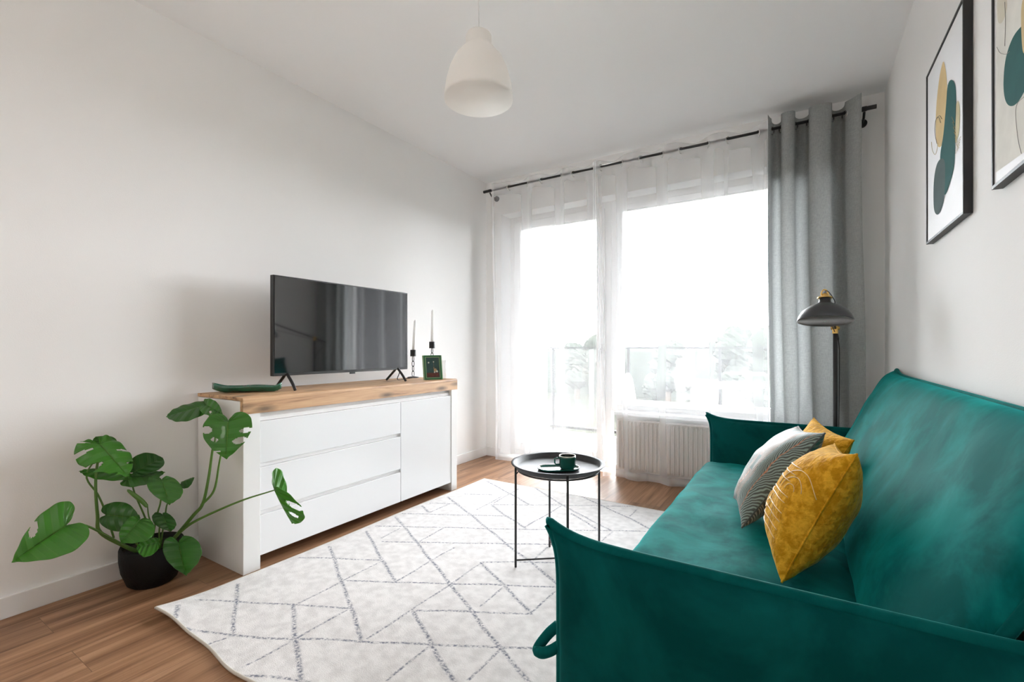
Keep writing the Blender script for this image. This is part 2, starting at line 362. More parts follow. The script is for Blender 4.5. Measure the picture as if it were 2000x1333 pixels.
def feather():
    m, nt, ln, b = new_mat('feather_print_fabric')
    uv = N(nt, 'ShaderNodeUVMap'); sp = N(nt, 'ShaderNodeSeparateXYZ'); ln.new(uv.outputs[0], sp.inputs[0])
    def mt(op, a, bb=None, c=None):
        n = N(nt, 'ShaderNodeMath', operation=op)
        for i, v in enumerate((a, bb, c)):
            if v is None: continue
            if isinstance(v, (int, float)): n.inputs[i].default_value = v
            else: ln.new(v, n.inputs[i])
        return n.outputs[0]
    tc = N(nt, 'ShaderNodeTexNoise'); tc.inputs['Scale'].default_value = 6; tc.inputs['Detail'].default_value = 2; ln.new(uv.outputs[0], tc.inputs['Vector'])
    wob = mt('MULTIPLY', mt('SUBTRACT', tc.outputs['Fac'], 0.5), 0.10)
    U = mt('ADD', mt('MULTIPLY', mt('ADD', sp.outputs['X'], wob), 3.4), mt('MULTIPLY', sp.outputs['Y'], 0.35)); V = sp.outputs['Y']
    fu = mt('ABSOLUTE', mt('SUBTRACT', mt('FRACT', U), 0.5))
    cell = mt('FLOOR', U)
    tri = mt('ADD', mt('MULTIPLY', V, 1.0), mt('MULTIPLY', fu, -0.55))
    s = mt('SINE', mt('ADD', mt('MULTIPLY', tri, 150.0), mt('MULTIPLY', cell, 2.1)))
    lines = mt('GREATER_THAN', s, -0.1)
    spine = mt('LESS_THAN', fu, 0.018)
    ck = mt('GREATER_THAN', mt('FRACT', mt('MULTIPLY', mt('ADD', V, mt('MULTIPLY', cell, 0.37)), 2.2)), 0.62)
    blot = mt('MULTIPLY', mt('MULTIPLY', mt('LESS_THAN', fu, 0.16), ck), mt('GREATER_THAN', mt('FRACT', mt('MULTIPLY', cell, 0.5)), 0.25))
    base = N(nt, 'ShaderNodeMix', data_type='RGBA'); base.inputs[6].default_value = (0.27, 0.36, 0.33, 1); base.inputs[7].default_value = (0.50, 0.28, 0.18, 1)
    ln.new(mt('FRACT', mt('MULTIPLY', cell, 0.5)), base.inputs[0])
    m1 = N(nt, 'ShaderNodeMix', data_type='RGBA'); m1.inputs[7].default_value = (0.035, 0.035, 0.035, 1); ln.new(base.outputs[2], m1.inputs[6]); ln.new(mt('MULTIPLY', lines, 0.85), m1.inputs[0])
    m2 = N(nt, 'ShaderNodeMix', data_type='RGBA'); m2.inputs[7].default_value = (0.50, 0.22, 0.13, 1); ln.new(m1.outputs[2], m2.inputs[6]); ln.new(spine, m2.inputs[0])
    m3 = N(nt, 'ShaderNodeMix', data_type='RGBA'); m3.inputs[7].default_value = (0.01, 0.09, 0.09, 1); ln.new(m2.outputs[2], m3.inputs[6]); ln.new(mt('MULTIPLY', blot, 0.8), m3.inputs[0])
    ln.new(m3.outputs[2], b.inputs['Base Color']); b.inputs['Roughness'].default_value = 0.6; b.inputs['Sheen Weight'].default_value = 0.2
    return m
M['feather'] = feather()

def leafmat():
    m, nt, ln, b = new_mat('monstera_leaf')
    uv = N(nt, 'ShaderNodeUVMap'); sp = N(nt, 'ShaderNodeSeparateXYZ'); ln.new(uv.outputs[0], sp.inputs[0])
    def mt(op, a, bb=None):
        n = N(nt, 'ShaderNodeMath', operation=op)
        for i, v in enumerate((a, bb)):
            if v is None: continue
            if isinstance(v, (int, float)): n.inputs[i].default_value = v
            else: ln.new(v, n.inputs[i])
        return n.outputs[0]
    # uv.x = position along the vein from rib to rim, uv.y = vein index
    rib = mt('LESS_THAN', sp.outputs['X'], 0.03)
    vein = mt('POWER', mt('ABSOLUTE', mt('SUBTRACT', mt('FRACT', mt('MULTIPLY', sp.outputs['Y'], 9.0)), 0.5)), 1.0)
    vl = mt('LESS_THAN', vein, 0.035)
    tc = N(nt, 'ShaderNodeTexCoord'); no = N(nt, 'ShaderNodeTexNoise'); no.inputs['Scale'].default_value = 9; ln.new(tc.outputs['Object'], no.inputs['Vector'])
    cr = N(nt, 'ShaderNodeMix', data_type='RGBA'); cr.inputs[6].default_value = (0.010, 0.062, 0.010, 1); cr.inputs[7].default_value = (0.050, 0.24, 0.012, 1)
    ob = N(nt, 'ShaderNodeObjectInfo')
    mr = N(nt, 'ShaderNodeMath', operation='MULTIPLY_ADD'); ln.new(ob.outputs['Random'], mr.inputs[0]); mr.inputs[1].default_value = 0.85
    nn = mt('MULTIPLY', no.outputs['Fac'], 0.5); ln.new(nn, mr.inputs[2])
    cl = N(nt, 'ShaderNodeClamp'); ln.new(mr.outputs[0], cl.inputs[0]); ln.new(cl.outputs[0], cr.inputs[0])
    m1 = N(nt, 'ShaderNodeMix', data_type='RGBA'); m1.inputs[7].default_value = (0.16, 0.32, 0.07, 1)
    ln.new(cr.outputs[2], m1.inputs[6]); ln.new(mt('ADD', mt('MULTIPLY', rib, 0.8), mt('MULTIPLY', vl, 0.22)), m1.inputs[0])
    b.inputs['Roughness'].default_value = 0.36; b.inputs['Coat Weight'].default_value = 0.15
    ln.new(m1.outputs[2], b.inputs['Base Color'])
    bp = N(nt, 'ShaderNodeBump'); bp.inputs['Strength'].default_value = 0.9; bp.inputs['Distance'].default_value = 0.008
    ln.new(vein, bp.inputs['Height']); ln.new(bp.outputs[0], b.inputs['Normal'])
    tl = N(nt, 'ShaderNodeBsdfTranslucent'); tl.inputs['Color'].default_value = (0.10, 0.38, 0.02, 1)
    mx = N(nt, 'ShaderNodeMixShader'); mx.inputs[0].default_value = 0.25
    ln.new(b.outputs[0], mx.inputs[1]); ln.new(tl.outputs[0], mx.inputs[2]); ln.new(mx.outputs[0], nt['Material Output'].inputs[0])
    return m
M['leaf'] = leafmat()

def rugmat():
    m, nt, ln, b = new_mat('rug_pile')
    tc = N(nt, 'ShaderNodeTexCoord')
    at = N(nt, 'ShaderNodeAttribute'); at.attribute_name = 'line'
    n1 = N(nt, 'ShaderNodeTexNoise'); n1.inputs['Scale'].default_value = 95; n1.inputs['Detail'].default_value = 3; ln.new(tc.outputs['Object'], n1.inputs['Vector'])
    n2 = N(nt, 'ShaderNodeTexNoise'); n2.inputs['Scale'].default_value = 26; n2.inputs['Detail'].default_value = 6; ln.new(tc.outputs['Object'], n2.inputs['Vector'])
    base = N(nt, 'ShaderNodeMix', data_type='RGBA'); base.inputs[6].default_value = (0.61, 0.59, 0.58, 1); base.inputs[7].default_value = (0.74, 0.72, 0.71, 1)
    r1 = N(nt, 'ShaderNodeMapRange'); r1.inputs[1].default_value = 0.35; r1.inputs[2].default_value = 0.62; ln.new(n2.outputs['Fac'], r1.inputs[0]); ln.new(r1.outputs[0], base.inputs[0])
    r2 = N(nt, 'ShaderNodeMapRange'); r2.inputs[1].default_value = 0.40; r2.inputs[2].default_value = 0.60; r2.inputs[3].default_value = 0.10; r2.inputs[4].default_value = 1.0
    ln.new(n1.outputs['Fac'], r2.inputs[0])
    mu = N(nt, 'ShaderNodeMath', operation='MULTIPLY'); ln.new(at.outputs['Fac'], mu.inputs[0]); ln.new(r2.outputs[0], mu.inputs[1])
    lc = N(nt, 'ShaderNodeMix', data_type='RGBA'); lc.inputs[7].default_value = (0.13, 0.14, 0.19, 1); ln.new(base.outputs[2], lc.inputs[6]); ln.new(mu.outputs[0], lc.inputs[0])
    ln.new(lc.outputs[2], b.inputs['Base Color']); b.inputs['Roughness'].default_value = 0.95; b.inputs['Sheen Weight'].default_value = 0.2
    n3 = N(nt, 'ShaderNodeTexNoise'); n3.inputs['Scale'].default_value = 260; ln.new(tc.outputs['Object'], n3.inputs['Vector'])
    bp = N(nt, 'ShaderNodeBump'); bp.inputs['Strength'].default_value = 0.5; bp.inputs['Distance'].default_value = 0.003
    ln.new(n3.outputs['Fac'], bp.inputs['Height']); ln.new(bp.outputs[0], b.inputs['Normal'])
    return m
M['rug'] = rugmat()
M['rugedge'] = flat('rug_binding', (0.60, 0.56, 0.50), 0.9, bump=0.5, bscale=300)

m, nt, ln, b = new_mat('tv_screen'); M['screen'] = m
b.inputs['Base Color'].default_value = (0.006, 0.006, 0.007, 1); b.inputs['Roughness'].default_value = 0.05
b.inputs['Specular IOR Level'].default_value = 0.9; b.inputs['IOR'].default_value = 1.95

# ------------------------------------------------------------------ room shell
XL, XR, YW, YB, ZC = -2.63, 0.44, 3.72, -2.4, 2.665
OX0, OX1, OZ1, DX = -2.45, 0.15, 2.33, -1.41      # opening in the window wall; DX parts door from window
SILL = 0.50; WD = 0.40                              # sill height, wall thickness
def struct(name, mb, mat, **k):
    o = mb.build(name, mat, None, **k); o['kind'] = 'structure'; return o
struct('floor', MB().box(XL-0.1, XR+0.1, YB-0.1, YW+0.02, -0.1, 0), M['floor'])
struct('ceiling', MB().box(XL-0.1, XR+0.1, YB-0.1, YW+WD, ZC, ZC+0.1), M['ceiling'])
struct('wall_left', MB().box(XL-0.1, XL, YB-0.1, YW+WD, 0, ZC), M['wall'])
struct('wall_right', MB().box(XR, XR+0.1, YB-0.1, YW+WD, 0, ZC), M['wall'])
struct('wall_back', MB().box(XL, XR, YB-0.1, YB, 0, ZC), M['wall'])
w = MB().box(XL, OX0, YW, YW+WD, 0, ZC).box(OX1, XR, YW, YW+WD, 0, ZC).box(OX0, OX1, YW, YW+WD, OZ1, ZC).box(DX+0.10, OX1, YW, YW+WD, 0, SILL)
struct('wall_front', w, M['wall'])
struct('baseboard_left', MB().box(XL, XL+0.016, YB, YW, 0, 0.085), M['trimw'], bevel=0.003)
struct('baseboard_right', MB().box(XR-0.016, XR, YB, YW, 0, 0.085), M['trimw'], bevel=0.003)
struct('baseboard_front', MB().box(XL+0.016, OX0, YW-0.016, YW, 0, 0.085).box(OX1, XR-0.016, YW-0.016, YW, 0, 0.085).box(DX+0.10, OX1, YW-0.016, YW, 0, 0.085), M['trimw'], bevel=0.003)
struct('trim_1', MB().box(DX+0.10, OX1+0.04, YW-0.055, YW+0.18, SILL, SILL+0.028), M['trimw'], bevel=0.004)      # window sill board

FY0, FY1 = 3.88, 3.95
def sash(mb, x0, x1, z0, z1, t, y0=FY0, y1=FY1):
    mb.box(x0, x0+t, y0, y1, z0, z1); mb.box(x1-t, x1, y0, y1, z0, z1)
    mb.box(x0+t, x1-t, y0, y1, z0, z0+t); mb.box(x0+t, x1-t, y0, y1, z1-t, z1)
d = tag(thing('door_1', None, None, (DX-0.5, FY0, 0)), kind='structure')
mb = MB(); sash(mb, OX0, DX, 0, OZ1, 0.06); mb.build('door_frame', M['pvc'], d, bevel=0.004)
mb = MB(); sash(mb, OX0+0.055, DX-0.055, 0.055, OZ1-0.055, 0.075, FY0-0.02, FY1-0.02); mb.build('door_sash', M['pvc'], d, bevel=0.005)
MB().box(OX0+0.13, DX-0.13, 3.898, 3.902, 0.13, OZ1-0.13).build('glass_pane', M['glass'], d)
h = MB().box(DX-0.103, DX-0.08, FY0-0.035, FY0-0.02, 1.0, 1.08).tube([(DX-0.09, FY0-0.03, 1.04), (DX-0.09, FY0-0.06, 1.04), (DX-0.09, FY0-0.065, 1.03), (DX-0.09, FY0-0.065, 0.93)], 0.008)
h.build('door_handle', M['white_metal'], d, smooth=False)
wn = tag(thing('window_1', None, None, (-0.6, FY0, SILL)), kind='structure')
mb = MB(); sash(mb, DX, OX1, SILL, OZ1, 0.06); mb.build('window_frame', M['pvc'], wn, bevel=0.004)
mb = MB(); sash(mb, DX+0.055, OX1-0.055, SILL+0.055, OZ1-0.055, 0.05, FY0-0.02, FY1-0.02); mb.build('window_sash', M['pvc'], wn, bevel=0.005)
MB().box(DX+0.10, OX1-0.10, 3.898, 3.902, SILL+0.10, OZ1-0.10).build('glass_pane', M['glass'], wn)

# ------------------------------------------------------------------ balcony and what lies beyond
BY = 5.42
struct('balcony_floor', MB().box(-3.1, 1.2, YW+0.02, BY+0.05, -0.15, -0.03), M['concrete'])
struct('balcony_ceiling', MB().box(-3.1, 1.2, YW+WD, 5.33, 2.50, 2.68), M['render'])
struct('balcony_wall', MB().box(-3.0, -2.80, YW+WD, 5.33, -0.03, 2.50), M['render'])
struct('ground', MB().box(-300, 300, 12, 420, -8.4, -8.0), M['field'])
r = thing('balcony_railing', 'glass balcony railing with thin grey rails beyond the window', 'railing', (-0.9, BY-0.03, -0.03))
for x in (-2.75, -1.75, -0.75, 0.25, 1.1):
    MB().box(x-0.012, x+0.012, BY-0.03, BY-0.006, -0.03, 1.04).build('post', M['rail'], r)
MB().box(-2.79, 1.15, BY-0.04, BY+0.004, 1.04, 1.06).build('top_rail', M['rail'], r)
MB().box(-2.79, 1.15, BY-0.03, BY-0.006, 0.02, 0.045).build('bottom_rail', M['rail'], r)
MB().box(-2.79, 1.15, BY+0.004, BY+0.010, 0.05, 1.03).build('glass_panel', M['glass'], r)

bt = thing('bistro_table', 'round white bistro table out on the balcony', 'table', (-0.56, 4.32, -0.03))
MB().lathe([(0, 0), (0.285, 0), (0.295, 0.006), (0.295, 0.018), (0.285, 0.022), (0, 0.022)], (-0.56, 4.32, 0.72), 40).build('table_top', M['white_metal'], bt, smooth=False)
MB().tube([(-0.56, 4.32, 0.0), (-0.56, 4.32, 0.72)], 0.02).build('pole', M['white_metal'], bt)
MB().lathe([(0, 0), (0.20, 0), (0.20, 0.008), (0.03, 0.03), (0, 0.03)], (-0.56, 4.32, -0.03), 32).build('base', M['white_metal'], bt)
def hoop_chair(x, y, rot, label):
    c = thing('balcony_chair', label, 'chair', (x, y, -0.03), 'white chairs on the balcony')
    ca, sa = math.cos(rot), math.sin(rot)
    def P(a, b_, z): return Vector((x+ca*a-sa*b_, y+sa*a+ca*b_, z-0.03))
    mb = MB()
    mb.tube([P(0.19*math.cos(q)*1.02, 0.19*math.sin(q), 0.44) for q in np.linspace(0, 2*PI, 24)[:-1]], 0.012, closed=True)
    mb.add([P(0.185*math.cos(q), 0.185*math.sin(q), 0.445) for q in np.linspace(0, 2*PI, 24)[:-1]], [tuple(range(23))])
    mb.build('seat', M['white_metal'], c)
    hp = [P(-0.17, -0.15, 0.44), P(-0.20, -0.17, 0.62), P(-0.22, -0.12, 0.78), P(-0.23, 0, 0.83), P(-0.22, 0.12, 0.78), P(-0.20, 0.17, 0.62), P(-0.17, 0.15, 0.44)]
    mb = MB().tube(spline(hp, 6), 0.010)
    for k in (-0.09, -0.045, 0, 0.045, 0.09):
        mb.tube([P(-0.175, k*0.9, 0.44), P(-0.225, k*1.15, 0.82-abs(k)*0.35)], 0.005, 6)
    mb.build('backrest', M['white_metal'], c)
    for a, b_ in ((-0.14, -0.14), (-0.14, 0.14), (0.14, -0.14), (0.14, 0.14)):
        MB().tube([P(a, b_, 0.44), P(a*1.35, b_*1.35, 0)], 0.009, 8).build('leg', M['white_metal'], c)
hoop_chair(-1.20, 4.40, 0.1, 'white hoop-back balcony chair left of the round table')
hoop_chair(0.0, 4.62, 2.9, 'white hoop-back balcony chair right of the round table')

random.seed(4)
def tree(x, y, h, wd, label):
    t = thing('distant_tree', label, 'tree', (x, y, -8.0), 'trees beyond the balcony')
    MB().tube([(x, y, -8.0), (x+0.2, y, -8+h*0.3), (x, y, -8+h*0.6)], [wd*0.07, wd*0.05, wd*0.03], 8).build('trunk', M['bark'], t)
    mb = MB(); lumps = 15
    for k in range(lumps):
        q = random.random()*2*PI; rr = wd*(0.17+0.10*random.random()); zz = -8+h*(0.36+0.54*k/lumps)
        cx, cy = x+math.cos(q)*wd*0.30*(1-k/lumps*0.7), y+math.sin(q)*wd*0.3*(1-k/lumps*0.7)
        P = []
        for i in range(13):
            th = PI*i/12; row = []
            for j in range(19):
                ph = 2*PI*(j % 18)/18; dn = Vector((math.sin(th)*math.cos(ph), math.sin(th)*math.sin(ph), math.cos(th)))
                n_ = 1+0.30*mnoise.noise(dn*2.2+Vector((k*3.1, x, y)))+0.12*mnoise.noise(dn*7+Vector((k, x, y)))
                row.append((cx+dn.x*rr*n_, cy+dn.y*rr*n_, zz+dn.z*rr*n_*0.9))
            P.append(row)
        mb.grid(P)
    mb.build('crown', M['tree'], t)
tl = [(-33, 52, 10.4, 4.0, 'tall narrow tree seen through the balcony door'), (-36.5, 50, 9.6, 4.5, 'tree at the left edge of the balcony door glass'),
      (-25, 66, 11.0, 8, 'round tree in the middle of the horizon'), (-14.5, 60, 9.9, 7, 'low wide tree right of the middle of the horizon'),
      (-8, 66, 11.4, 8, 'bushy tree left of the grey drape'), (-2.5, 50, 12.0, 6.5, 'tallest tree, half behind the grey drape'), (-34, 76, 9.9, 8, 'far tree behind the dividing post')]
for a in tl: tree(*a)
mb = MB(); P = []
for i in range(60):
    row = []; x = -110+i*2.6
    for j, (yy, zz) in enumerate(((84, -8), (85, 0.4), (87, 1.0), (90, -8))):
        row.append((x, yy, zz+(1.5*mnoise.noise(Vector((x*0.13, j, 0))) if 0 < j < 3 else 0)))
    P.append(row)
mb.grid(P); o = mb.build('hedge_row', M['tree'], None, smooth=True); tag(rebase(o), 'long dark hedge row on the horizon beyond the window', 'hedge')

# ------------------------------------------------------------------ radiator
rd = thing('radiator', 'white panel radiator with upright flutes under the window sill', 'radiator', (-0.62, 3.66, 0.05))
x0, x1, z0, z1 = -1.27, 0.05, 0.075, 0.465
mb = MB(); n = 40; P = []
for i in range(n*4+1):
    x = x0+(x1-x0)*i/(n*4); k = i % 4; yy = 3.626 if k in (1, 2) else 3.642
    if i in (0, n*4): yy = 3.645
    P.append([(x, 3.645, z0), (x, yy+0.004, z0+0.015), (x, yy, z0+0.03), (x, yy, z1-0.03), (x, yy+0.004, z1-0.015), (x, 3.645, z1)])
mb.grid(P).box(x0, x1, 3.645, 3.69, z0, z1).build('panel', M['radiator'], rd)
MB().box(x0-0.004, x1+0.004, 3.628, 3.70, z1, z1+0.006).build('top_grille', M['radiator'], rd)
MB().tube([(x0+0.05, 3.67, z0), (x0+0.05, 3.67, 0.0)], 0.009).build('pipe', M['radiator'], rd)
for bx in (x0+0.2, x1-0.24): MB().box(bx, bx+0.04, 3.69, YW-0.001, 0.2, 0.4).build('wall_bracket', M['radiator'], rd)

# ------------------------------------------------------------------ curtain rod and curtains
RY, RZ, RR = 3.60, 2.535, 0.0095
rod = thing('curtain_rod', 'thin black metal curtain rod across the window wall', 'curtain rod', (-1.1, RY, RZ))
xa, xb = at_y(945, 376, RY).x, at_y(1712, 210, RY).x
MB().tube([(xa+0.06, RY, RZ), (xb-0.06, RY, RZ)], RR, 12).build('rod', M['black'], rod, smooth=True)
for e0, e1 in ((xa, xa+0.06), (xb-0.06, xb)):
    MB().tube([(e0, RY, RZ), (e1, RY, RZ)], RR*1.35, 16).build('finial', M['black'], rod)
for bx in (at_y(957, 376, RY).x, at_y(1688, 215, RY).x):
    mb = MB().tube([(bx, YW, RZ-0.045), (bx, YW-0.012, RZ-0.045)], 0.026, 20).tube([(bx, YW, RZ-0.045), (bx, RY+0.03, RZ-0.045), (bx, RY, RZ-0.02)], 0.007, 10)
    mb.tube([(bx-0.012, RY, RZ), (bx+0.012, RY, RZ)], RR*1.6, 14); mb.build('bracket', M['black'], rod)

def curtain(name, label, xs, first_front, mat, amp, zt, zb, seed, eyemat, dens=None, shift=None, group=None, gather=None, omega=0.0):
    """xs: places along the rod where the cloth passes through it (first and last are its side edges)."""
    c = thing(name, label, 'curtain', (sum(xs)/len(xs), RY, 0.0), group)
    cols = []; sgn = -1 if first_front else 1
    for i in range(len(xs)-1):
        n_ = 12
        for k in range(n_+(1 if i == len(xs)-2 else 0)):
            t = k/n_; x = xs[i]+(xs[i+1]-xs[i])*t
            if i == 0: ph = 0.5+0.5*t if len(xs) > 2 else t
            elif i == len(xs)-2: ph = 0.5*t
            else: ph = t
            a = math.sin(PI*ph)
            y = sgn*a; cols.append((x-omega*(xs[i+1]-xs[i])*math.sin(2*PI*ph)*(1 if 0 < i < len(xs)-2 else 0), y, sgn, i+t))
        sgn = -sgn
    rows = 40; P = []
    for (x, y, sg, s_) in cols:
        row = []
        for r_ in range(rows+1):
            f = r_/rows; f2 = f if f > 0.1 else f; z = zt+(zb-zt)*f
            n1 = mnoise.noise(Vector((x*6+seed, z*0.5, seed))); n2 = mnoise.noise(Vector((x*2.3, z*0.7, seed+7)))
            n3 = mnoise.noise(Vector((x*17, z*0.8, seed+3)))
            A = amp*(1-0.35*f)
            yy = RY+y*A+(n1*0.020+n3*0.007)*min(1, f*3)
            xx = x+n2*0.035*f
            if shift: xx += shift(x, f)
            if gather: xx = gather(xx, f)
            edge = 0.004*math.cos(PI*s_*2)
            lim = 3.616 if z < 0.56 else (3.616+(z-0.56)*0.3 if z < 0.8 else 3.688)
            lo = RY-0.085
            row.append((xx, max(lo, min(yy, lim)), z+(edge if r_ == 0 else 0)))
        P.append(row)
    mb = MB().grid(P); o = mb.build('cloth', mat, c, smooth=True)
    if dens:
        at = o.data.attributes.new('clear', 'FLOAT', 'POINT'); vals = []
        for ci in range(len(cols)):
            edge = min(cols[ci][3], len(xs)-1-cols[ci][3])
            for r_ in range(rows+1):
                z = P[ci][r_][2]; v = dens
                if z > RZ-0.05: v = dens*0.93
                elif z < 0.06: v = dens*0.6
                if edge < 0.12: v *= 0.6
                vals.append(v)
        at.data.foreach_set('value', vals)
    for i in range(1, len(xs)-1):
        g = MB(); x = xs[i]; sx_ = (1 if (i % 2) else -1)*(1 if first_front else -1); q = [(x+0.013*math.sin(a), RY+sx_*0.020*math.sin(a), RZ-0.010+0.025*math.cos(a)) for a in np.linspace(0, 2*PI, 25)[:-1]]
        g.tube(q, 0.0036, 8, closed=True); g.build('eyelet', eyemat, c, smooth=True)
    return c
X = lambda l: [at_y(p, 300, RY).x for p in l]
curtain('sheer_curtain', 'sheer white curtain panel hanging left, over the balcony door', X([965, 995, 1030, 1058, 1095, 1120, 1158, 1166]), True, M['sheer'], 0.042, RZ+0.045, 0.012, 1.0, M['chrome'],
        dens=0.745, group='white sheer curtains', shift=lambda x, f: 0.02*f)
curtain('sheer_curtain', 'wider sheer white curtain panel hanging in front of the radiator', X([1166, 1174, 1214, 1252, 1293, 1330, 1382, 1422, 1480, 1502]), True, M['sheer'], 0.046, RZ+0.045, 0.012, 5.0, M['chrome'],
        dens=0.745, group='white sheer curtains', shift=lambda x, f: 0.06*f*max(0, min(1, (-1.0-x)/0.4)))
curtain('grey_drape', 'heavy grey linen drape drawn to the right of the window', X([1501, 1507, 1526, 1553, 1580, 1624, 1650, 1680]), True, M['drape'], 0.082, RZ+0.065, 0.015, 9.0, M['chrome'],
        shift=lambda x, f: 0.03*f*(x+0.2)/0.5, omega=0.20)

# ------------------------------------------------------------------ rug
RX0, RX1, RY0, RY1 = -2.15, -0.44, 0.80, 3.01
def zx(a, b_):  # points of the rug drawing
    p = at_z(300+a/1.961, 900+b_/1.961, 0.008); return (p.x, p.y)
thick = [[(325,475),(312,570),(300,665)],[(90,570),(68,628)],[(535,555),(548,690),(575,849)],[(672,330),(725,480),(800,690)],[(815,272),(865,370),(925,465)],
 [(930,218),(1130,470),(1330,725),(1435,849)],[(995,580),(1060,705),(1155,849)],[(1255,393),(1440,583)],[(1125,140),(1210,205),(1370,335),(1450,395),(1550,480)],
 [(1295,175),(1430,265)],[(1275,80),(1440,170)],[(1450,100),(1560,170),(1750,270)],[(1640,140),(1815,220),(1905,265)],[(1030,175),(1055,200)],[(1600,205),(1700,265)]]
horiz = [[(165,540),(540,555),(745,568)],[(110,658),(290,675),(1050,707),(1330,718),(1480,722)],[(560,373),(870,382)],[(740,462),(920,468),(1135,472),(1550,487)],
 [(1000,575),(1440,588)],[(1255,390),(1545,393)],[(850,252),(1370,265),(1880,272)],[(875,312),(1390,322),(1560,325)],[(955,205),(1370,215)],[(1060,165),(1170,168)],
 [(1190,130),(1300,132)],[(1290,170),(1560,172),(1905,178)],[(345,828),(600,849)]]
diag = [[(190,718),(295,680)],[(360,790),(545,688),(740,575)],[(545,555),(720,465),(870,385)],[(820,685),(1125,480),(1255,393)],[(925,465),(1060,385),(1150,335)],
 [(870,300),(940,262)],[(1015,312),(1110,262)],[(895,849),(1055,712)],[(1205,845),(1325,725)],[(1245,560),(1330,490)],[(1440,583),(1535,505)],[(1455,385),(1510,335)],
 [(1060,200),(1135,168)],[(1240,190),(1330,140)],[(1420,260),(1560,175)],[(1300,165),(1395,110)],[(1720,310),(1755,275)],[(1820,215),(1845,190)]]
segs = []
for lst, wd in ((thick, 0.0085), (horiz, 0.0062), (diag, 0.0045)):
    for pl in lst:
        q = [zx(*p) for p in pl]
        for a, b_ in zip(q[:-1], q[1:]): segs.append((a, b_, wd))
nx, ny = 350, 442
xs = np.linspace(RX0, RX1, nx); ys = np.linspace(RY0, RY1, ny)
GX, GY = np.meshgrid(xs, ys, indexing='ij')
line = np.zeros_like(GX)
wobx = 0.004*np.sin(GY*19)+0.003*np.sin(GX*31+1); woby = 0.004*np.sin(GX*23)+0.003*np.sin(GY*29)
PX, PY = GX+wobx*0.5, GY+woby*0.5
for (ax, ay), (bx, by), wd in segs:
    dx, dy = bx-ax, by-ay; L = dx*dx+dy*dy
    if L < 1e-8: continue
    t = np.clip(((PX-ax)*dx+(PY-ay)*dy)/L, 0, 1)
    dd = np.hypot(PX-ax-t*dx, PY-ay-t*dy)
    line = np.maximum(line, np.clip((wd*1.15-dd)/(wd*0.55), 0, 1))
near = np.clip(1-(GY-RY0)/0.25, 0, 1); left = np.clip(1-(GX-RX0)/0.30, 0, 1)
GZ = 0.010+0.008*near**2*(0.5+0.5*np.sin(GX*9+1.2))+0.016*(near*left)**2
# the rug's near edge runs slightly wavy
wave = (0.012*np.sin((GX-RX0)*7.0)+0.004*np.sin((GX-RX0)*19))*near
V = np.stack([GX+0.004*np.sin(GY*5), GY+wave, GZ], -1).reshape(-1, 3)
idx = np.arange(nx*ny).reshape(nx, ny)
F = np.stack([idx[:-1,:-1], idx[1:,:-1], idx[1:,1:], idx[:-1,1:]], -1).reshape(-1, 4)
me = bpy.data.meshes.new('rug_pile'); me.from_pydata(V.tolist(), [], F.tolist()); me.materials.append(M['rug'])
me.polygons.foreach_set('use_smooth', [True]*len(F))
me.attributes.new('line', 'FLOAT', 'POINT').data.foreach_set('value', line.ravel())
rug = thing('area_rug', 'pale short-pile rug with dark broken geometric lines on the floor', 'rug', (-1.3, 1.9, 0))
ro = bpy.data.objects.new('pile', me); COL.objects.link(ro); ro.parent = rug; ro.location = (1.3, -1.9, 0)
per = [tuple(V[i]) for i in list(idx[::6, 0])+[idx[-1, 0]]+list(idx[-1, ::6])+list(idx[::-6, -1])+list(idx[0, ::-6])]
MB().tube([(p[0], p[1], p[2]-0.004) for p in per], 0.0055, 6, closed=True).build('binding', M['rugedge'], rug, smooth=True)

# ------------------------------------------------------------------ sideboard
SX, SB, SY0, SY1, SZ = -2.18, -2.605, 1.15, 2.706, 0.82
sb = thing('sideboard', 'white gloss sideboard with oak top against the left wall', 'sideboard', (-2.39, 1.93, 0))
MB().box(SB, SX, SY0, SY0+0.08, 0, SZ-0.018).build('side_panel', M['satin_white'], sb, bevel=0.002)
MB().box(SB, SX, SY1-0.062, SY1, 0, SZ-0.018).build('side_panel', M['satin_white'], sb, bevel=0.002)
MB().box(SB, SX-0.03, SY0+0.08, SY1-0.062, 0.062, SZ-0.018).build('carcass', M['satin_white'], sb)
prof = [(SB, SZ-0.016), (SX-0.022, SZ-0.016), (SX-0.022, SZ-0.078), (SX+0.003, SZ-0.078), (SX+0.003, SZ-0.012), (SX, SZ-0.004), (SX-0.006, SZ), (SB, SZ)]
v = [(x, SY0-0.002, z) for x, z in prof]+[(x, SY1+0.002, z) for x, z in prof]; n = len(prof)
mb = MB(); mb.add(v, [(0, 1, 6, 7), (1, 2, 3, 4), (1, 4, 5, 6)]+[(n+7, n+6, n+1, n), (n+4, n+3, n+2, n+1), (n+6, n+5, n+4, n+1)]+[(i, n+i, n+(i+1) % n, (i+1) % n) for i in range(n)])
mb.build('oak_top', M['oak'], sb)
DYm = 2.142
for z0, z1 in ((0.502, 0.700), (0.274, 0.480), (0.062, 0.252)):
    dr = MB().box(SX-0.028, SX-0.004, SY0+0.082, DYm-0.002, z0, z1).build('drawer', M['gloss_white'], sb, bevel=0.002)
MB().box(SX-0.028, SX-0.004, DYm+0.002, SY1-0.064, 0.062, 0.700).build('door', M['gloss_white'], sb, bevel=0.002)
mb = MB()
for z in (0.482, 0.254, 0.702): mb.box(SX-0.027, SX-0.018, SY0+0.082, SY1-0.064 if z > 0.6 else DYm-0.002, z-0.001, z+0.019)
mb.build('grip_recess', M['trimw'], sb)

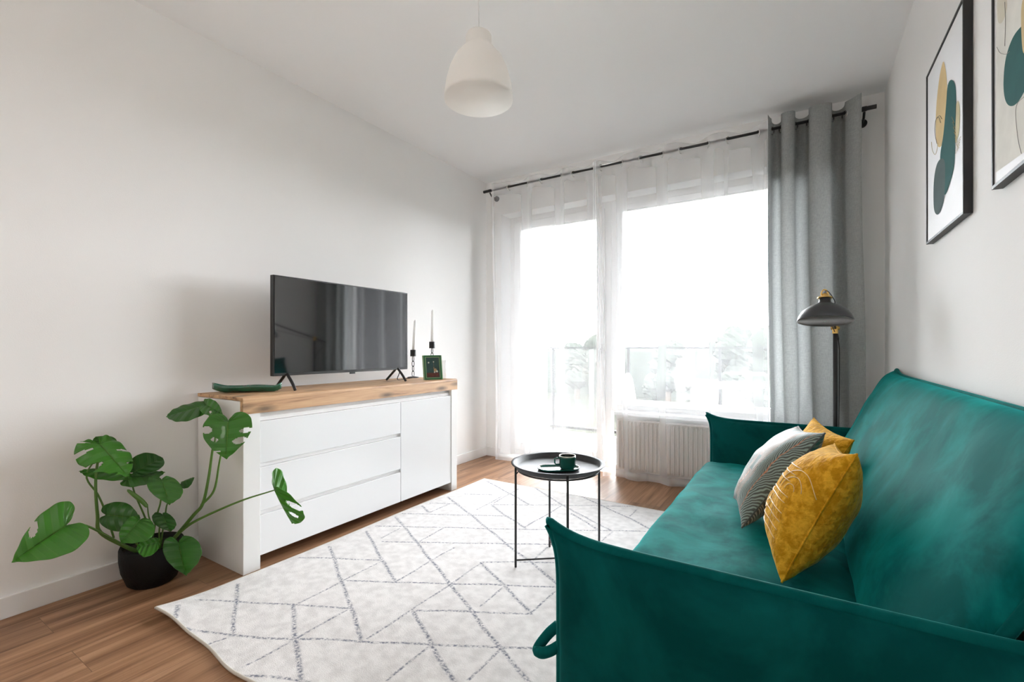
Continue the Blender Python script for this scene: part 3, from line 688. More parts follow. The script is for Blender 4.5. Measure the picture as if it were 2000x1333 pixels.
# ------------------------------------------------------------------ television
TX, TY0, TY1, TZ0, TZ1 = -2.36, 1.40, 2.38, 0.900, 1.437
tv = thing('television', 'flat black television standing on the sideboard', 'television', (-2.38, 1.89, SZ))
MB().box(TX-0.03, TX-0.001, TY0, TY1, TZ0, TZ1).box(TX-0.06, TX-0.03, TY0+0.12, TY1-0.12, TZ0+0.04, TZ0+0.33).build('housing', M['tvblack'], tv, bevel=0.002)
MB().box(TX-0.001, TX+0.001, TY0+0.007, TY1-0.007, TZ0+0.016, TZ1-0.007).build('screen', M['screen'], tv)
MB().box(TX-0.001, TX+0.003, 1.885, 1.925, TZ0-0.010, TZ0+0.001).build('logo_tab', M['tvblack'], tv)
for y in (1.48, 2.29):
    mb = MB().tube(spline([(-2.285, y-0.004, SZ+0.006), (-2.318, y, SZ+0.042), (-2.352, y, TZ0-0.004), (-2.368, y, TZ0+0.012)], 5), 0.0080, 8)
    mb.tube(spline([(-2.475, y, SZ+0.006), (-2.435, y, SZ+0.040), (-2.392, y, TZ0-0.004), (-2.376, y, TZ0+0.012)], 5), 0.0080, 8)
    mb.build('foot', M['tvblack'], tv, smooth=True)
MB().tube(spline([(-2.40, 2.32, 0.93), (-2.39, 2.33, 0.88), (-2.40, 2.32, 0.835), (-2.42, 2.36, 0.825), (-2.46, 2.44, 0.823), (-2.44, 2.52, 0.83)], 6), 0.003, 6).build('power_cable', M['cable'], tv, smooth=True)

# leaf shaped dish
ld = thing('leaf_dish', 'long green glazed leaf-shaped dish on the left of the sideboard', 'dish', (-2.43, 1.31, SZ))
P = []; c0 = Vector((-2.545, 1.19, SZ)); c1 = Vector((-2.335, 1.43, SZ)); ax = (c1-c0); pr = Vector((-ax.y, ax.x, 0)).normalized()
for i in range(29):
    t = i/28; wd = 0.058*math.sin(PI*min(1, t*1.02+0.0))**0.6*(1-0.25*t)+0.001; row = []
    for j in range(15):
        q = -1+2*j/14; rim = abs(q)**2.5
        z = 0.003+0.030*rim+0.020*max(0, (0.18-t)/0.18)**1.5+0.014*max(0, (t-0.9)/0.1)+0.0012*math.sin(t*13)*rim
        row.append(c0+ax*t+pr*q*wd+Vector((0, 0, z)))
    P.append(row)
MB().grid(P).build('dish_body', M['leafdish'], ld, smooth=True, solid=0.004)
MB().tube([c0+ax*t+Vector((0, 0, 0.0065)) for t in np.linspace(0.1, 0.95, 10)], 0.0018, 6).build('midrib', M['leafdish'], ld, smooth=True)

# candle holders, candles
def candle_holder(x, y, zs, lean, label, clabel, ch):
    h_ = thing('candle_holder', label, 'candle holder', (x, y, SZ), 'black chain-stem candle holders')
    MB().lathe([(0, 0), (0.045, 0), (0.045, 0.004), (0.040, 0.007), (0.006, 0.012), (0, 0.012)], (x, y, SZ), 32).build('base', M['black'], h_, smooth=True)
    nl = max(3, round((zs-SZ-0.012)/0.038)); L = (zs-SZ-0.012)/nl
    for k in range(nl):
        zc = SZ+0.012+L*(k+0.5); q = []
        for a in np.linspace(0, 2*PI, 17)[:-1]:
            u_, w_ = 0.0085*math.cos(a), (L*0.60)*math.sin(a)
            w_ = max(-L*0.55, min(L*0.55, w_*1.1))
            q.append((x+(u_ if k % 2 == 0 else 0)*0.85, y+(u_ if k % 2 else 0), zc+w_) if k % 2 else (x+u_*0.85, y+u_*0.5, zc+w_))
        MB().tube(q, 0.0028, 6, closed=True).build('chain_link', M['black'], h_, smooth=True)
    MB().lathe([(0, 0), (0.021, 0), (0.022, 0.002), (0.022, 0.048), (0.020, 0.050), (0.0125, 0.050), (0.0125, 0.03), (0, 0.03)], (x, y, zs), 24).build('socket', M['black'], h_)
    cd = thing('taper_candle', clabel, 'candle', (x, y, zs+0.03), 'white taper candles')
    top = Vector((x+lean, y+lean*0.4, zs+0.03+ch))
    MB().tube([(x, y, zs+0.031), Vector((x, y, zs+0.03)).lerp(top, 0.5), top-Vector((0, 0, 0.012)), top], [0.0112, 0.0105, 0.0092, 0.004], 16).build('wax', M['candle'], cd, smooth=True)
    MB().tube([top-Vector((0, 0, 0.002)), top+Vector((0, 0, 0.007))], 0.0009, 6).build('wick', M['candle'], cd)
candle_holder(-2.545, 2.625, 0.985, 0.014, 'shorter black chain candle holder beside the television', 'white candle leaning in the shorter holder beside the television', 0.25)
candle_holder(-2.365, 2.64, 1.047, 0.004, 'taller black chain candle holder behind the green photo frame', 'upright white candle in the taller holder behind the photo frame', 0.26)

# green photo frame, facing the sofa corner
pf = thing('photo_frame', 'small green photo frame with dark night picture on the sideboard', 'photo frame', (-2.275, 2.54, SZ))
fa = math.radians(-28)      # turn of the frame about Z: it looks towards +X, -Y
fx = Vector((math.cos(PI/2+fa+0.0), math.sin(PI/2+fa), 0)); fn = Vector((fx.y, -fx.x, 0)); fc = Vector((-2.262, 2.54, SZ))
tilt = math.radians(10); fu = Vector((-fn.x*math.sin(tilt), -fn.y*math.sin(tilt), math.cos(tilt))); fnn = fx.cross(fu).normalized()
if fnn.dot(Vector((0, -1, 0))) < 0: fnn = -fnn
def fbox(mb, a0, a1, b0, b1, n0, n1, m=0):
    v = [fc+fx*a+fu*b_+fnn*n_ for n_ in (n0, n1) for a, b_ in ((a0, b0), (a1, b0), (a1, b1), (a0, b1))]
    return mb.add(v, [(0,1,2,3), (7,6,5,4), (0,4,5,1), (1,5,6,2), (2,6,7,3), (3,7,4,0)], m)
mb = MB()
for a0, a1, b0, b1 in ((-0.066, -0.056, 0, 0.178), (0.056, 0.066, 0, 0.178), (-0.056, 0.056, 0, 0.011), (-0.056, 0.056, 0.167, 0.178)): fbox(mb, a0, a1, b0, b1, -0.010, 0.008)
mb.build('frame', M['framegreen'], pf, bevel=0.0015)
mb = MB()
for a0, a1, b0, b1 in ((-0.0555, -0.050, 0.0115, 0.1665), (0.050, 0.0555, 0.0115, 0.1665), (-0.050, 0.050, 0.0115, 0.016), (-0.050, 0.050, 0.162, 0.1665)): fbox(mb, a0, a1, b0, b1, -0.006, 0.004)
fbox(mb, -0.0715, -0.0662, 0, 0.178, -0.012, 0.004); fbox(mb, 0.0662, 0.0715, 0, 0.178, -0.012, 0.004)
mb.build('inner_edge', M['framelime'], pf)
pm = [flat('night_teal_print', (0.035, 0.085, 0.080), 0.25, var=0.5, vscale=30), flat('print_red_ground', (0.14, 0.035, 0.025), 0.4, var=0.8, vscale=90), flat('print_pale', (0.75, 0.75, 0.65), 0.4), flat('print_gold', (0.5, 0.33, 0.16), 0.4, var=0.5, vscale=120)]
mb = MB(); fbox(mb, -0.050, 0.050, 0.016, 0.162, -0.006, 0.001); fbox(mb, -0.046, 0.044, 0.020, 0.050, 0.001, 0.0014, 1)
for a, b_, r_, mi in ((-0.03, 0.125, 0.006, 2), (0.008, 0.130, 0.005, 2), (0.008, 0.085, 0.004, 3), (0.018, 0.070, 0.012, 3), (0.030, 0.060, 0.008, 2), (0.012, 0.055, 0.006, 2)):
    mb.add([fc+fx*(a+r_*math.cos(q))+fu*(b_+r_*math.sin(q))+fnn*0.0016 for q in np.linspace(0, 2*PI, 13)[:-1]], [tuple(range(12))], mi)
fbox(mb, 0.0295-0.022, 0.0305-0.022, 0.085, 0.13, 0.001, 0.0014, 3)
mb.build('picture', pm, pf)
mb = MB(); mb.add([fc+fu*0.13-fnn*0.010+fx*0.02, fc+fu*0.13-fnn*0.010-fx*0.02, Vector((fc.x, fc.y, SZ))-fn*0.075+fx*0.02, Vector((fc.x, fc.y, SZ))-fn*0.075-fx*0.02], [(0, 1, 3, 2)])
mb.build('easel_back', M['black'], pf, solid=0.002)

# glass tumbler at the far end of the sideboard
gt = MB().lathe([(0, 0.003), (0.024, 0.003), (0.031, 0.14), (0.029, 0.14), (0.022, 0.010), (0, 0.010)], (-2.27, 2.655, SZ-0.003), 32)
tag(rebase(gt.build('glass_tumbler', M['tumbler'], None, smooth=True)), 'clear glass tumbler at the far end of the sideboard', 'glass')

# ------------------------------------------------------------------ coffee table with cup
tc_ = at_d(1089.5, 909, 2.215); tcx, tcy = tc_.x, tc_.y; TR = 0.2225; TZ = 0.505
ct = thing('coffee_table', 'round black metal tray coffee table on thin legs', 'table', (tcx, tcy, 0.012))
MB().lathe([(0, -0.024), (0.190, -0.024), (0.196, -0.020), (0.203, -0.003), (0.222, 0.0), (0.2235, -0.002), (0.222, -0.005), (0.206, -0.009), (0.199, -0.027), (0.190, -0.030), (0, -0.030)], (tcx, tcy, TZ), 72).build('tray', M['dark_tray'], ct, smooth=True)
rt = Vector((_c, _s, 0)); fw = Vector((-_s, _c, 0)); legs = []
for k in range(4):
    a = PI+0.0-k*PI/2+math.radians(6.5)
    legs.append(Vector((tcx, tcy, 0))+rt*0.203*math.cos(a)+fw*0.203*math.sin(a))
for p in legs: MB().tube([(p.x, p.y, 0.012), (p.x, p.y, TZ-0.012)], 0.0055, 10).build('leg', M['black'], ct, smooth=True)
mb = MB()
mb.tube([(legs[0].x, legs[0].y, 0.045), (legs[2].x, legs[2].y, 0.045)], 0.004, 8); mb.build('cross_bar', M['black'], ct)
MB().tube([(legs[1].x, legs[1].y, 0.053), (legs[3].x, legs[3].y, 0.053)], 0.004, 8).build('cross_bar', M['black'], ct)
c0_ = Vector((tcx, tcy, 0))
for p in legs:
    a = p.lerp(c0_, 0.10); MB().tube([(p.x, p.y, TZ-0.055), (a.x, a.y, TZ-0.033)], 0.003, 6).build('hinge_clip', M['black'], ct)
MB().tube([c0_+Vector((0.192*math.cos(q), 0.192*math.sin(q), TZ-0.034)) for q in np.linspace(0, 2*PI, 49)[:-1]], 0.004, 8, closed=True).build('ring', M['black'], ct, smooth=True)
# oblong saucer
TT = TZ-0.024
sp = at_z(1091, 914, TT+0.01); s0 = Vector((sp.x, sp.y, TT)); sd = (rt*1.0+fw*0.12).normalized(); sq = Vector((-sd.y, sd.x, 0))
def stad(a, r_, L=0.045):
    ca_, sa_ = math.cos(a), math.sin(a); return s0+sd*((L if ca_ > 0 else -L)+r_*ca_)+sq*(r_*sa_)
so = thing('saucer', 'oblong dark green saucer on the black coffee table', 'saucer', s0)
mb = MB(); rings = [(0.001, 0.004), (0.036, 0.004), (0.047, 0.006), (0.052, 0.013), (0.054, 0.0135), (0.055, 0.012), (0.050, 0.003), (0.040, 0.0), (0.001, 0.0)]
P = []
for r_, z in rings: P.append([stad(a, r_)+Vector((0, 0, z)) for a in np.linspace(0, 2*PI, 49)])
mb.grid(P).build('dish', M['ceramic_green'], so, smooth=True)
cp = s0+sd*0.042
cu = thing('coffee_cup', 'dark green cup with cream inside standing on the oblong saucer', 'cup', cp+Vector((0, 0, 0.006)))
MB().lathe([(0, 0), (0.031, 0), (0.036, 0.004), (0.0385, 0.020), (0.0385, 0.050), (0.0395, 0.058)], cp+Vector((0, 0, 0.006)), 40).build('body', M['ceramic_green'], cu, smooth=True)
MB().lathe([(0.0395, 0.058), (0.0385, 0.0605), (0.0355, 0.060), (0.0345, 0.050), (0.033, 0.012), (0, 0.010)], cp+Vector((0, 0, 0.006)), 40).build('inside', M['cream'], cu, smooth=True)
hz = cp-sd*0.037
MB().tube([hz+Vector((0, 0, 0.056)), hz-sd*0.018+Vector((0, 0, 0.056)), hz-sd*0.024+Vector((0, 0, 0.051)), hz-sd*0.023+Vector((0, 0, 0.032)), hz-sd*0.016+Vector((0, 0, 0.026)), hz+Vector((0, 0, 0.026))], 0.0036, 8).build('handle', M['ceramic_green'], cu, smooth=True)

# ------------------------------------------------------------------ pendant lamp
pc = at_d(935, 195, 1.90); px_, py_ = pc.x, pc.y; pz = pc.z-0.003
pl = thing('pendant_lamp', 'white bell-shaped pendant lamp hanging from the ceiling', 'lamp', (px_, py_, ZC))
out = [(0.140, 0.0), (0.1395, 0.02), (0.132, 0.075), (0.118, 0.125), (0.098, 0.168), (0.072, 0.200), (0.055, 0.215), (0.053, 0.225), (0.053, 0.262), (0.048, 0.270), (0.006, 0.275)]
inn = [(r_-0.003 if r_ > 0.01 else r_, z-0.003 if z > 0.1 else z+0.001) for r_, z in out]
MB().lathe(out, (px_, py_, pz), 72).build('shade', M['opal'], pl, smooth=True)
MB().tube([(px_, py_, pz+0.27), (px_, py_, ZC-0.06)], 0.0026, 8).build('cord', M['white_metal'], pl)
MB().lathe([(0, 0), (0.02, 0), (0.045, 0.055), (0.045, 0.06), (0, 0.06)], (px_, py_, ZC-0.06), 32).build('ceiling_rose', M['white_metal'], pl)
MB().lathe([(0, 0.262), (0.02, 0.262), (0.02, 0.215), (0.014, 0.205), (0, 0.205)], (px_, py_, pz), 24).build('bulb_socket', M['white_metal'], pl)

# ------------------------------------------------------------------ framed pictures on the right wall
def px_on(Xf, pts): return [at_x(x, y, Xf) for x, y in pts]
def smooth_poly(pts, n=7):
    q = [Vector((p[0], p[1], 0)) for p in pts]; q = q+[q[0], q[1], q[2]]
    s_ = spline(q, n); return [(v.x, v.y) for v in s_[n:-n-1]]
def picture(label, Y0, Y1, Z0, Z1, mat_border, blobs, lines, Xf=0.417):
    p = thing('framed_picture', label, 'picture', (XR, (Y0+Y1)/2, Z0))
    t = 0.008
    mb = MB().box(Xf, XR-0.001, Y0, Y0+t, Z0, Z1).box(Xf, XR-0.001, Y1-t, Y1, Z0, Z1).box(Xf, XR-0.001, Y0+t, Y1-t, Z0, Z0+t).box(Xf, XR-0.001, Y0+t, Y1-t, Z1-t, Z1)
    mb.build('frame', M['artframe'], p)
    mats = [M['paper']]; mb = MB().box(Xf+0.004, XR-0.004, Y0+t, Y1-t, Z0+t, Z1-t); k = 0
    for name, col, pts in blobs:
        mats.append(flat('paint_'+name, col, 0.8, spec=0.1, var=0.16, vscale=14)); k += 1
        q = smooth_poly(pts) if len(pts) > 4 else pts
        P3 = [at_x(x, y, Xf+0.0038-0.0003*k) for x, y in q]; P3 = [(v.x, min(max(v.y, Y0+t), Y1-t), min(max(v.z, Z0+t), Z1-t)) for v in P3]
        mb.add(P3, [tuple(range(len(P3)))], len(mats)-1)
    lm = {}
    for col, rr, pts in lines:
        if col not in lm: mats.append(flat('ink_line', col, 0.6)); lm[col] = len(mats)-1
        q = spline([at_x(x, y, Xf+0.0018) for x, y in pts], 6)
        q = [v for v in q if Y0+t < v.y < Y1-t and Z0+t < v.z < Z1-t]
        if len(q) > 1: mb.tube(q, rr, 5, m=lm[col])
    mb.build('print', mats, p)
    return p
dk = (0.03, 0.04, 0.04); gd = (0.45, 0.33, 0.15)
A1 = lambda zx_, zy_: (1700+zx_/2.6667, zy_/2.6667)
picture('black-framed abstract print of teal and ochre shapes nearest the window', 1.935, 2.436, 1.461, 2.128, None, [
    ('ochre', (0.66, 0.50, 0.27), [A1(383, 325), A1(398, 420), A1(397, 560), A1(390, 680), A1(372, 755), A1(352, 762), A1(340, 700), A1(343, 560), A1(356, 430), A1(370, 350)]),
    ('pale_ochre', (0.62, 0.56, 0.36), [A1(456, 525), A1(466, 570), A1(462, 680), A1(448, 735), A1(436, 735), A1(434, 640), A1(444, 560)]),
    ('teal', (0.030, 0.115, 0.112), [A1(420, 416), A1(440, 440), A1(446, 520), A1(442, 680), A1(437, 850), A1(415, 950), A1(388, 1015), A1(368, 960), A1(363, 820), A1(380, 700), A1(393, 560), A1(402, 450)]),
    ('slate', (0.085, 0.125, 0.125), [A1(370, 826), A1(388, 850), A1(388, 960), A1(382, 1040), A1(365, 1100), A1(345, 1118), A1(330, 1080), A1(330, 950), A1(345, 860)])],
    [(dk, 0.0007, [A1(365, 640), A1(356, 612), A1(340, 628), A1(336, 690), A1(346, 748)]), (dk, 0.0007, [A1(372, 620), A1(360, 603), A1(345, 615)]),
     (gd, 0.0007, [A1(352, 745), A1(345, 790), A1(335, 805), A1(322, 780), A1(318, 740)])]+
    [(gd, 0.0006, [A1(424+4*i, 610+26*i), A1(436+4*i, 640+26*i)]) for i in range(6)]+[(gd, 0.0006, [A1(450-2*i, 745+14*i), A1(470-2*i, 712+14*i)]) for i in range(5)])
picture('black-framed abstract print with a teal oval, cut off by the right edge', 1.185, 1.685, 1.461, 2.128, None, [
    ('warm_sheet', (0.72, 0.71, 0.66), [A1(652, 900), A1(655, -260), A1(1100, -500), A1(1150, 560)]),
    ('olive_wash', (0.62, 0.58, 0.48), [A1(690, -60), A1(712, 10), A1(705, 70), A1(685, 118), A1(664, 110), A1(660, 20), A1(672, -40)]),
    ('teal', (0.030, 0.115, 0.112), [A1(800, 125), A1(840, 110), A1(880, 170), A1(870, 330), A1(820, 440), A1(770, 530), A1(730, 553), A1(702, 520), A1(693, 430), A1(706, 300), A1(745, 190)]),
    ('ochre', (0.60, 0.47, 0.27), [A1(830, -60), A1(850, 120), A1(830, 240), A1(805, 280), A1(790, 240), A1(785, 60), A1(800, -20)])],
    [((0.25, 0.24, 0.22), 0.0006, [A1(700, 10), A1(703, 120), A1(700, 240)]), ((0.25, 0.24, 0.22), 0.0006, [A1(658, 245), A1(675, 275), A1(705, 283), A1(725, 268)]),
     ((0.25, 0.24, 0.22), 0.0006, [A1(800, 505), A1(765, 540), A1(757, 600), A1(768, 720), A1(786, 800)])])

# ------------------------------------------------------------------ sofa
def slab(mb, C, ea, eb, W, Hh, T, n=44, p=7.0, q=0.5, flare=0.0, fz=None, sag=0.0, wrinkle=0.0, seed=0.0, T2=None, uv=False, pinch=0.0):
    """padded slab: centre C, unit axes ea, eb; seam runs round the middle of its edge. returns the seam line."""
    C = Vector(C); ea = Vector(ea).normalized(); eb = Vector(eb).normalized(); nn = ea.cross(eb).normalized()
    T2 = T if T2 is None else T2
    def coord(i): t = -1+2*i/n; return math.copysign(1-(1-abs(t))**1.7, t)
    def base(a, b_):
        A = a*W/2*(1-pinch*(1-abs(b_)**2.2)*abs(a)**3)+math.copysign(1, a)*flare*abs(a)**6*abs(b_)**10
        B = b_*Hh/2*(1-pinch*(1-abs(a)**2.2)*abs(b_)**3)+(flare*abs(b_)**6*abs(a)**10 if b_ > 0 else 0)
        return C+ea*A+eb*B
    for side in (1, -1):
        P = []
        for i in range(n+1):
            a = coord(i); row = []
            for j in range(n+1):
                b_ = coord(j); h_ = max(0.0, (1-abs(a)**p)*(1-abs(b_)**p))**q
                th = (T if side > 0 else T2)/2*h_
                if wrinkle:
                    pp = base(a, b_); th += wrinkle*h_*(mnoise.noise(pp*5+Vector((seed, 0, 0)))+0.5*mnoise.noise(pp*13+Vector((0, seed, 0))))
                th -= sag*(1-a*a)*(1-b_*b_)*h_
                row.append(base(a, b_)+nn*side*th)
            P.append(row)
        mb.grid(P if side > 0 else [r_[::-1] for r_ in P])
    ring = [base(coord(i), -1) for i in range(n)]+[base(1, coord(i)) for i in range(n)]+[base(-coord(i), 1) for i in range(n)]+[base(-1, -coord(i)) for i in range(n)]
    return ring
sf = thing('sofa', 'teal velvet sofa with piped edges against the right wall', 'sofa', (0.0, 2.05, 0))
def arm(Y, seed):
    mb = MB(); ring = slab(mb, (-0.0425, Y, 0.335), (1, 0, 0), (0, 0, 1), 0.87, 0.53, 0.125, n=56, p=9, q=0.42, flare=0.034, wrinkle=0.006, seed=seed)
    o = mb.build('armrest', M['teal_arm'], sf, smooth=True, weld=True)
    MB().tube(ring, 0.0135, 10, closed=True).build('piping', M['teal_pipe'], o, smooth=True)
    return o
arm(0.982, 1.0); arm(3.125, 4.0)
MBs = MB(); ring = slab(MBs, (-0.178, 2.055, 0.300), (1, 0, 0), (0, 1, 0), 0.655, 2.02, 0.165, n=60, p=14, q=0.40, wrinkle=0.011, seed=2.0)
seat = MBs.build('seat', M['teal'], sf, smooth=True, weld=True)
MB().tube(ring, 0.009, 8, closed=True).build('piping', M['teal_pipe'], seat, smooth=True)
bu = Vector((0.275, 0, 0.555)).normalized()
mb = MB(); ring = slab(mb, (0.283, 2.085, 0.640), (0, -1, 0), bu, 2.15, 0.60, 0.13, n=60, p=10, q=0.42, flare=0.026, wrinkle=0.010, seed=8.0, T2=0.07)
back = mb.build('backrest', M['teal'], sf, smooth=True, weld=True)
MB().tube(ring, 0.010, 8, closed=True).build('piping', M['teal_pipe'], back, smooth=True)
MB().box(-0.44, 0.36, 1.06, 3.05, 0.09, 0.23).build('base', M['teal'], sf, bevel=0.01)
for x in (-0.37, 0.34):
    for y in (1.12, 2.98): MB().tube([(x, y, 0.0), (x, y, 0.10)], 0.02, 12).build('leg', M['black'], sf)
# pull loop at the near front corner
lp = [at_d(x, y, d_) for x, y, d_ in ((1090, 1222, 1.13), (1070, 1240, 1.13), (1050, 1268, 1.12), (1058, 1276, 1.10), (1075, 1272, 1.09), (1092, 1262, 1.09))]
MB().tube(spline(lp, 6), 0.0125, 10).build('pull_loop', M['teal_pipe'], sf, smooth=True)

# ------------------------------------------------------------------ cushions
def cushion(label, A, Cc, B, T, mat, seed, group=None, embroider=None, D=None):
    A, Cc, B = Vector(A), Vector(Cc), Vector(B); D = Vector(D) if D else A+B-Cc
    D.z = max(D.z, 0.405); cen = (A+Cc+B+D)/4; c = thing('cushion', label, 'cushion', (cen.x, cen.y, min(A.z, D.z)), group)
    nn = (Cc-A).cross(B-Cc).normalized()
    if nn.x > 0: nn = -nn
    n = 40
    def S(a, b_, side):   # a along near seam A->C, b from near to far
        u_, v_ = (a+1)/2, (b_+1)/2
        pa = 1-0.10*(1-b_*b_)*1.0; pb = 1-0.10*(1-a*a)
        u2, v2 = (a*pa+1)/2, (b_*pb+1)/2
        p = (A*(1-u2)+Cc*u2)*(1-v2)+(D*(1-u2)+B*u2)*v2
        h_ = max(0, (1-a*a)*(1-b_*b_))**0.46
        th = T/2*h_+0.010*h_*mnoise.noise(p*9+Vector((seed, side, 0)))+0.004*(h_**0.5)*mnoise.noise(p*26+Vector((seed, side, 5)))
        return p+nn*side*th
    co = lambda i: math.sin(PI/2*(-1+2*i/n))
    mb = MB(); uv = []
    for side in (1, -1):
        P = []
        for i in range(n+1):
            row = []
            for j in range(n+1): row.append(S(co(i), co(j), side)); uv.append(((co(j)+1)/2+(0.37 if side < 0 else 0), (co(i)+1)/2))
            P.append(row)
        mb.grid(P if side > 0 else P)
    mb.uv = uv
    o = mb.build('cover', mat, c, smooth=True)
    ring = [S(co(i), -1, 1) for i in range(n)]+[S(1, co(i), 1) for i in range(n)]+[S(-co(i), 1, 1) for i in range(n)]+[S(-1, -co(i), 1) for i in range(n)]
    MB().tube(ring, 0.003, 6, closed=True).build('seam', mat, c, smooth=True)
    if embroider:
        mb = MB()
        for pl_ in embroider:
            q = [S(a, b_, 1)+nn*0.0008 for a, b_ in pl_]
            if len(q) > 1: mb.tube(q, 0.0013, 5)
        mb.build('embroidery', M['thread'], o, smooth=True)
    return c
def seg_(a0, b0, a1, b1, n=14): return [(a0+(a1-a0)*t, b0+(b1-b0)*t) for t in np.linspace(0, 1, n)]
def arc_(ca_, cb_, r_, t0, t1, n=18): return [(ca_+r_*math.cos(t), cb_+r_*math.sin(t)) for t in np.linspace(t0, t1, n)]
emb = []
for k in range(3): emb.append(seg_(0.50-0.13*k, -0.55, 0.50-0.13*k, 0.35))
for k in range(3): emb.append(arc_(0.10, -0.62, 0.12+0.13*k, -PI/2+0.3, PI/2, 16))
emb.append(seg_(0.02, -0.70, 0.02, 0.45)); emb.append(seg_(-0.08, -0.70, -0.08, 0.45))
for k in range(2): emb.append(arc_(-0.18, 0.10, 0.13+0.12*k, PI/2, 1.6*PI, 16))
for k in range(4): emb.append(seg_(-0.24-0.13*k, -0.72, -0.24-0.13*k, 0.05+0.08*k))
emb.append(seg_(-0.22, -0.35, -0.62, -0.35))
cushion('mustard crushed-velvet cushion with embroidered arcs, nearest the camera', at_z(1527, 1138, 0.405), at_d(1674, 888, 1.21), at_d(1630, 868, 1.52), 0.20, M['mustard'], 1.0, 'cushions on the sofa', emb)
cushion('cushion with teal and blush feather print between two mustard cushions', (-0.185, 1.86, 0.400), (0.070, 2.03, 0.74), (-0.015, 2.36, 0.71), 0.16, M['feather'], 4.0, 'cushions on the sofa', D=(-0.25, 2.20, 0.405))
cushion('mustard velvet cushion at the back, mostly behind the feather print cushion', (0.03, 2.13, 0.43), (0.165, 2.17, 0.70), (0.045, 2.56, 0.725), 0.14, M['mustard'], 9.0, 'cushions on the sofa', D=(-0.09, 2.52, 0.415))

# ------------------------------------------------------------------ floor lamp
fl = thing('floor_lamp', 'black floor lamp with brass joints behind the sofa end', 'lamp', (0.17, 3.40, 0))
hd = at_d(1611, 628, 2.30)           # rim centre of the shade
MB().lathe([(0, 0), (0.13, 0), (0.13, 0.012), (0.12, 0.022), (0.015, 0.026), (0, 0.026)], (0.17, 3.40, 0), 40).build('base', M['black'], fl, smooth=False)
pt_ = Vector((0.168, 3.40, 1.165))
MB().tube([(0.17, 3.40, 0.02), pt_], 0.0115, 14).build('pole', M['black'], fl, smooth=True)
MB().tube([pt_-Vector((0, 0, 0.028)), pt_+Vector((0, 0, 0.018))], 0.0150, 16).build('brass_collar', M['brass'], fl, smooth=False)
hub = hd+Matrix.Rotation(math.radians(-11), 3, Vector((hd.y, -hd.x, 0)).normalized()) @ Vector((0, 0, 0.150))
dirn = (hub-pt_).normalized()
MB().tube([pt_-dirn*0.22, pt_+(hub-pt_)*0.97], 0.0075, 10).build('arm', M['black'], fl, smooth=True)
MB().tube([pt_-Vector((0.022, 0, -0.004)), pt_+Vector((0.022, 0, 0.004))], 0.010, 12).build('pivot', M['brass'], fl)
prof_o = [(0.118, 0.0), (0.119, 0.003), (0.113, 0.024), (0.098, 0.050), (0.070, 0.072), (0.040, 0.086), (0.027, 0.095), (0.025, 0.117), (0.006, 0.120)]
prof_i = [(0.004, 0.112), (0.022, 0.110), (0.023, 0.092), (0.037, 0.082), (0.067, 0.069), (0.095, 0.047), (0.110, 0.021), (0.1165, 0.0)]
lax = Vector((hd.y, -hd.x, 0)).normalized(); LT = Matrix.Rotation(math.radians(-11), 3, lax)          # the shade tips towards the seat
def tip(mb):
    mb.v = [tuple(hd+LT @ (Vector(p)-hd)) for p in mb.v]; return mb
sh = tip(MB().lathe(prof_o, hd, 64)).build('lamp_shade', M['lampshade'], fl, smooth=True)
tip(MB().lathe([(0.118, 0.0)]+prof_i[::-1], hd, 64)).build('shade_lining', M['lampinner'], sh, smooth=True)
tip(MB().lathe([(0, 0.118), (0.032, 0.118), (0.032, 0.123), (0.018, 0.126), (0.014, 0.136), (0.014, 0.140), (0, 0.140)], hd, 32)).build('brass_cap', M['brass'], fl, smooth=False)
q = [hd+Vector((0, 0, 0.132))+rt*(0.018*math.cos(a))+Vector((0, 0, 0.032*math.sin(a))) for a in np.linspace(0, PI, 13)]
tip(MB().tube(q, 0.0035, 8)).build('brass_yoke', M['brass'], fl, smooth=True)
bulbm = flat('frosted_bulb', (0.85, 0.85, 0.85), 0.15)
tip(MB().lathe([(0, -0.002), (0.016, 0.002), (0.028, 0.014), (0.031, 0.032), (0.026, 0.052), (0.014, 0.072), (0.013, 0.10), (0, 0.10)], hd, 32)).build('light_bulb', bulbm, fl, smooth=True)
cb = [hd+Vector((0, 0, 0.15)), hd+rt*0.02+Vector((0, 0, 0.145)), hd+rt*0.05+Vector((0, 0, 0.09)), hd+rt*0.07+fw*0.1+Vector((0, 0, 0.06)), pt_-dirn*0.03-Vector((0, 0, 0.02)), pt_-dirn*0.14+Vector((0.01, 0, -0.06)), Vector((0.19, 3.42, 0.9)), Vector((0.185, 3.415, 0.3)), Vector((0.20, 3.45, 0.02))]
MB().tube(spline(cb, 8), 0.0022, 6).build('cable', M['cable'], fl, smooth=True)

# ------------------------------------------------------------------ monstera
def Zp(x, y, d_):
    x, y = x/2.248, 740+y/2.248; dw = (XL+0.01)/_ray(x, y).x; q = d_/dw
    if q > 0.88: d_ = dw*(0.88+0.09*(1-math.exp(-(q-0.88)/0.09)))
    return at_d(x, y, d_)
pcx = at_d(298, 1120, 2.085)
mo = thing('potted_monstera', 'monstera plant with broad split leaves in a black pot on the floor', 'plant', (pcx.x, pcx.y, 0))
MB().lathe([(0, 0), (0.078, 0), (0.092, 0.012), (0.112, 0.07), (0.119, 0.12), (0.119, 0.165), (0.114, 0.178), (0.109, 0.174), (0.110, 0.150), (0, 0.150)], (pcx.x, pcx.y, 0), 64).build('pot', M['pot'], mo, smooth=True)
mb = MB(); P = [[Vector((pcx.x+r_*math.cos(q), pcx.y+r_*math.sin(q), 0.152+0.012*mnoise.noise(Vector((r_*40*math.cos(q), r_*40*math.sin(q), 0))))) for q in np.linspace(0, 2*PI, 25)] for r_ in np.linspace(0.001, 0.109, 8)]
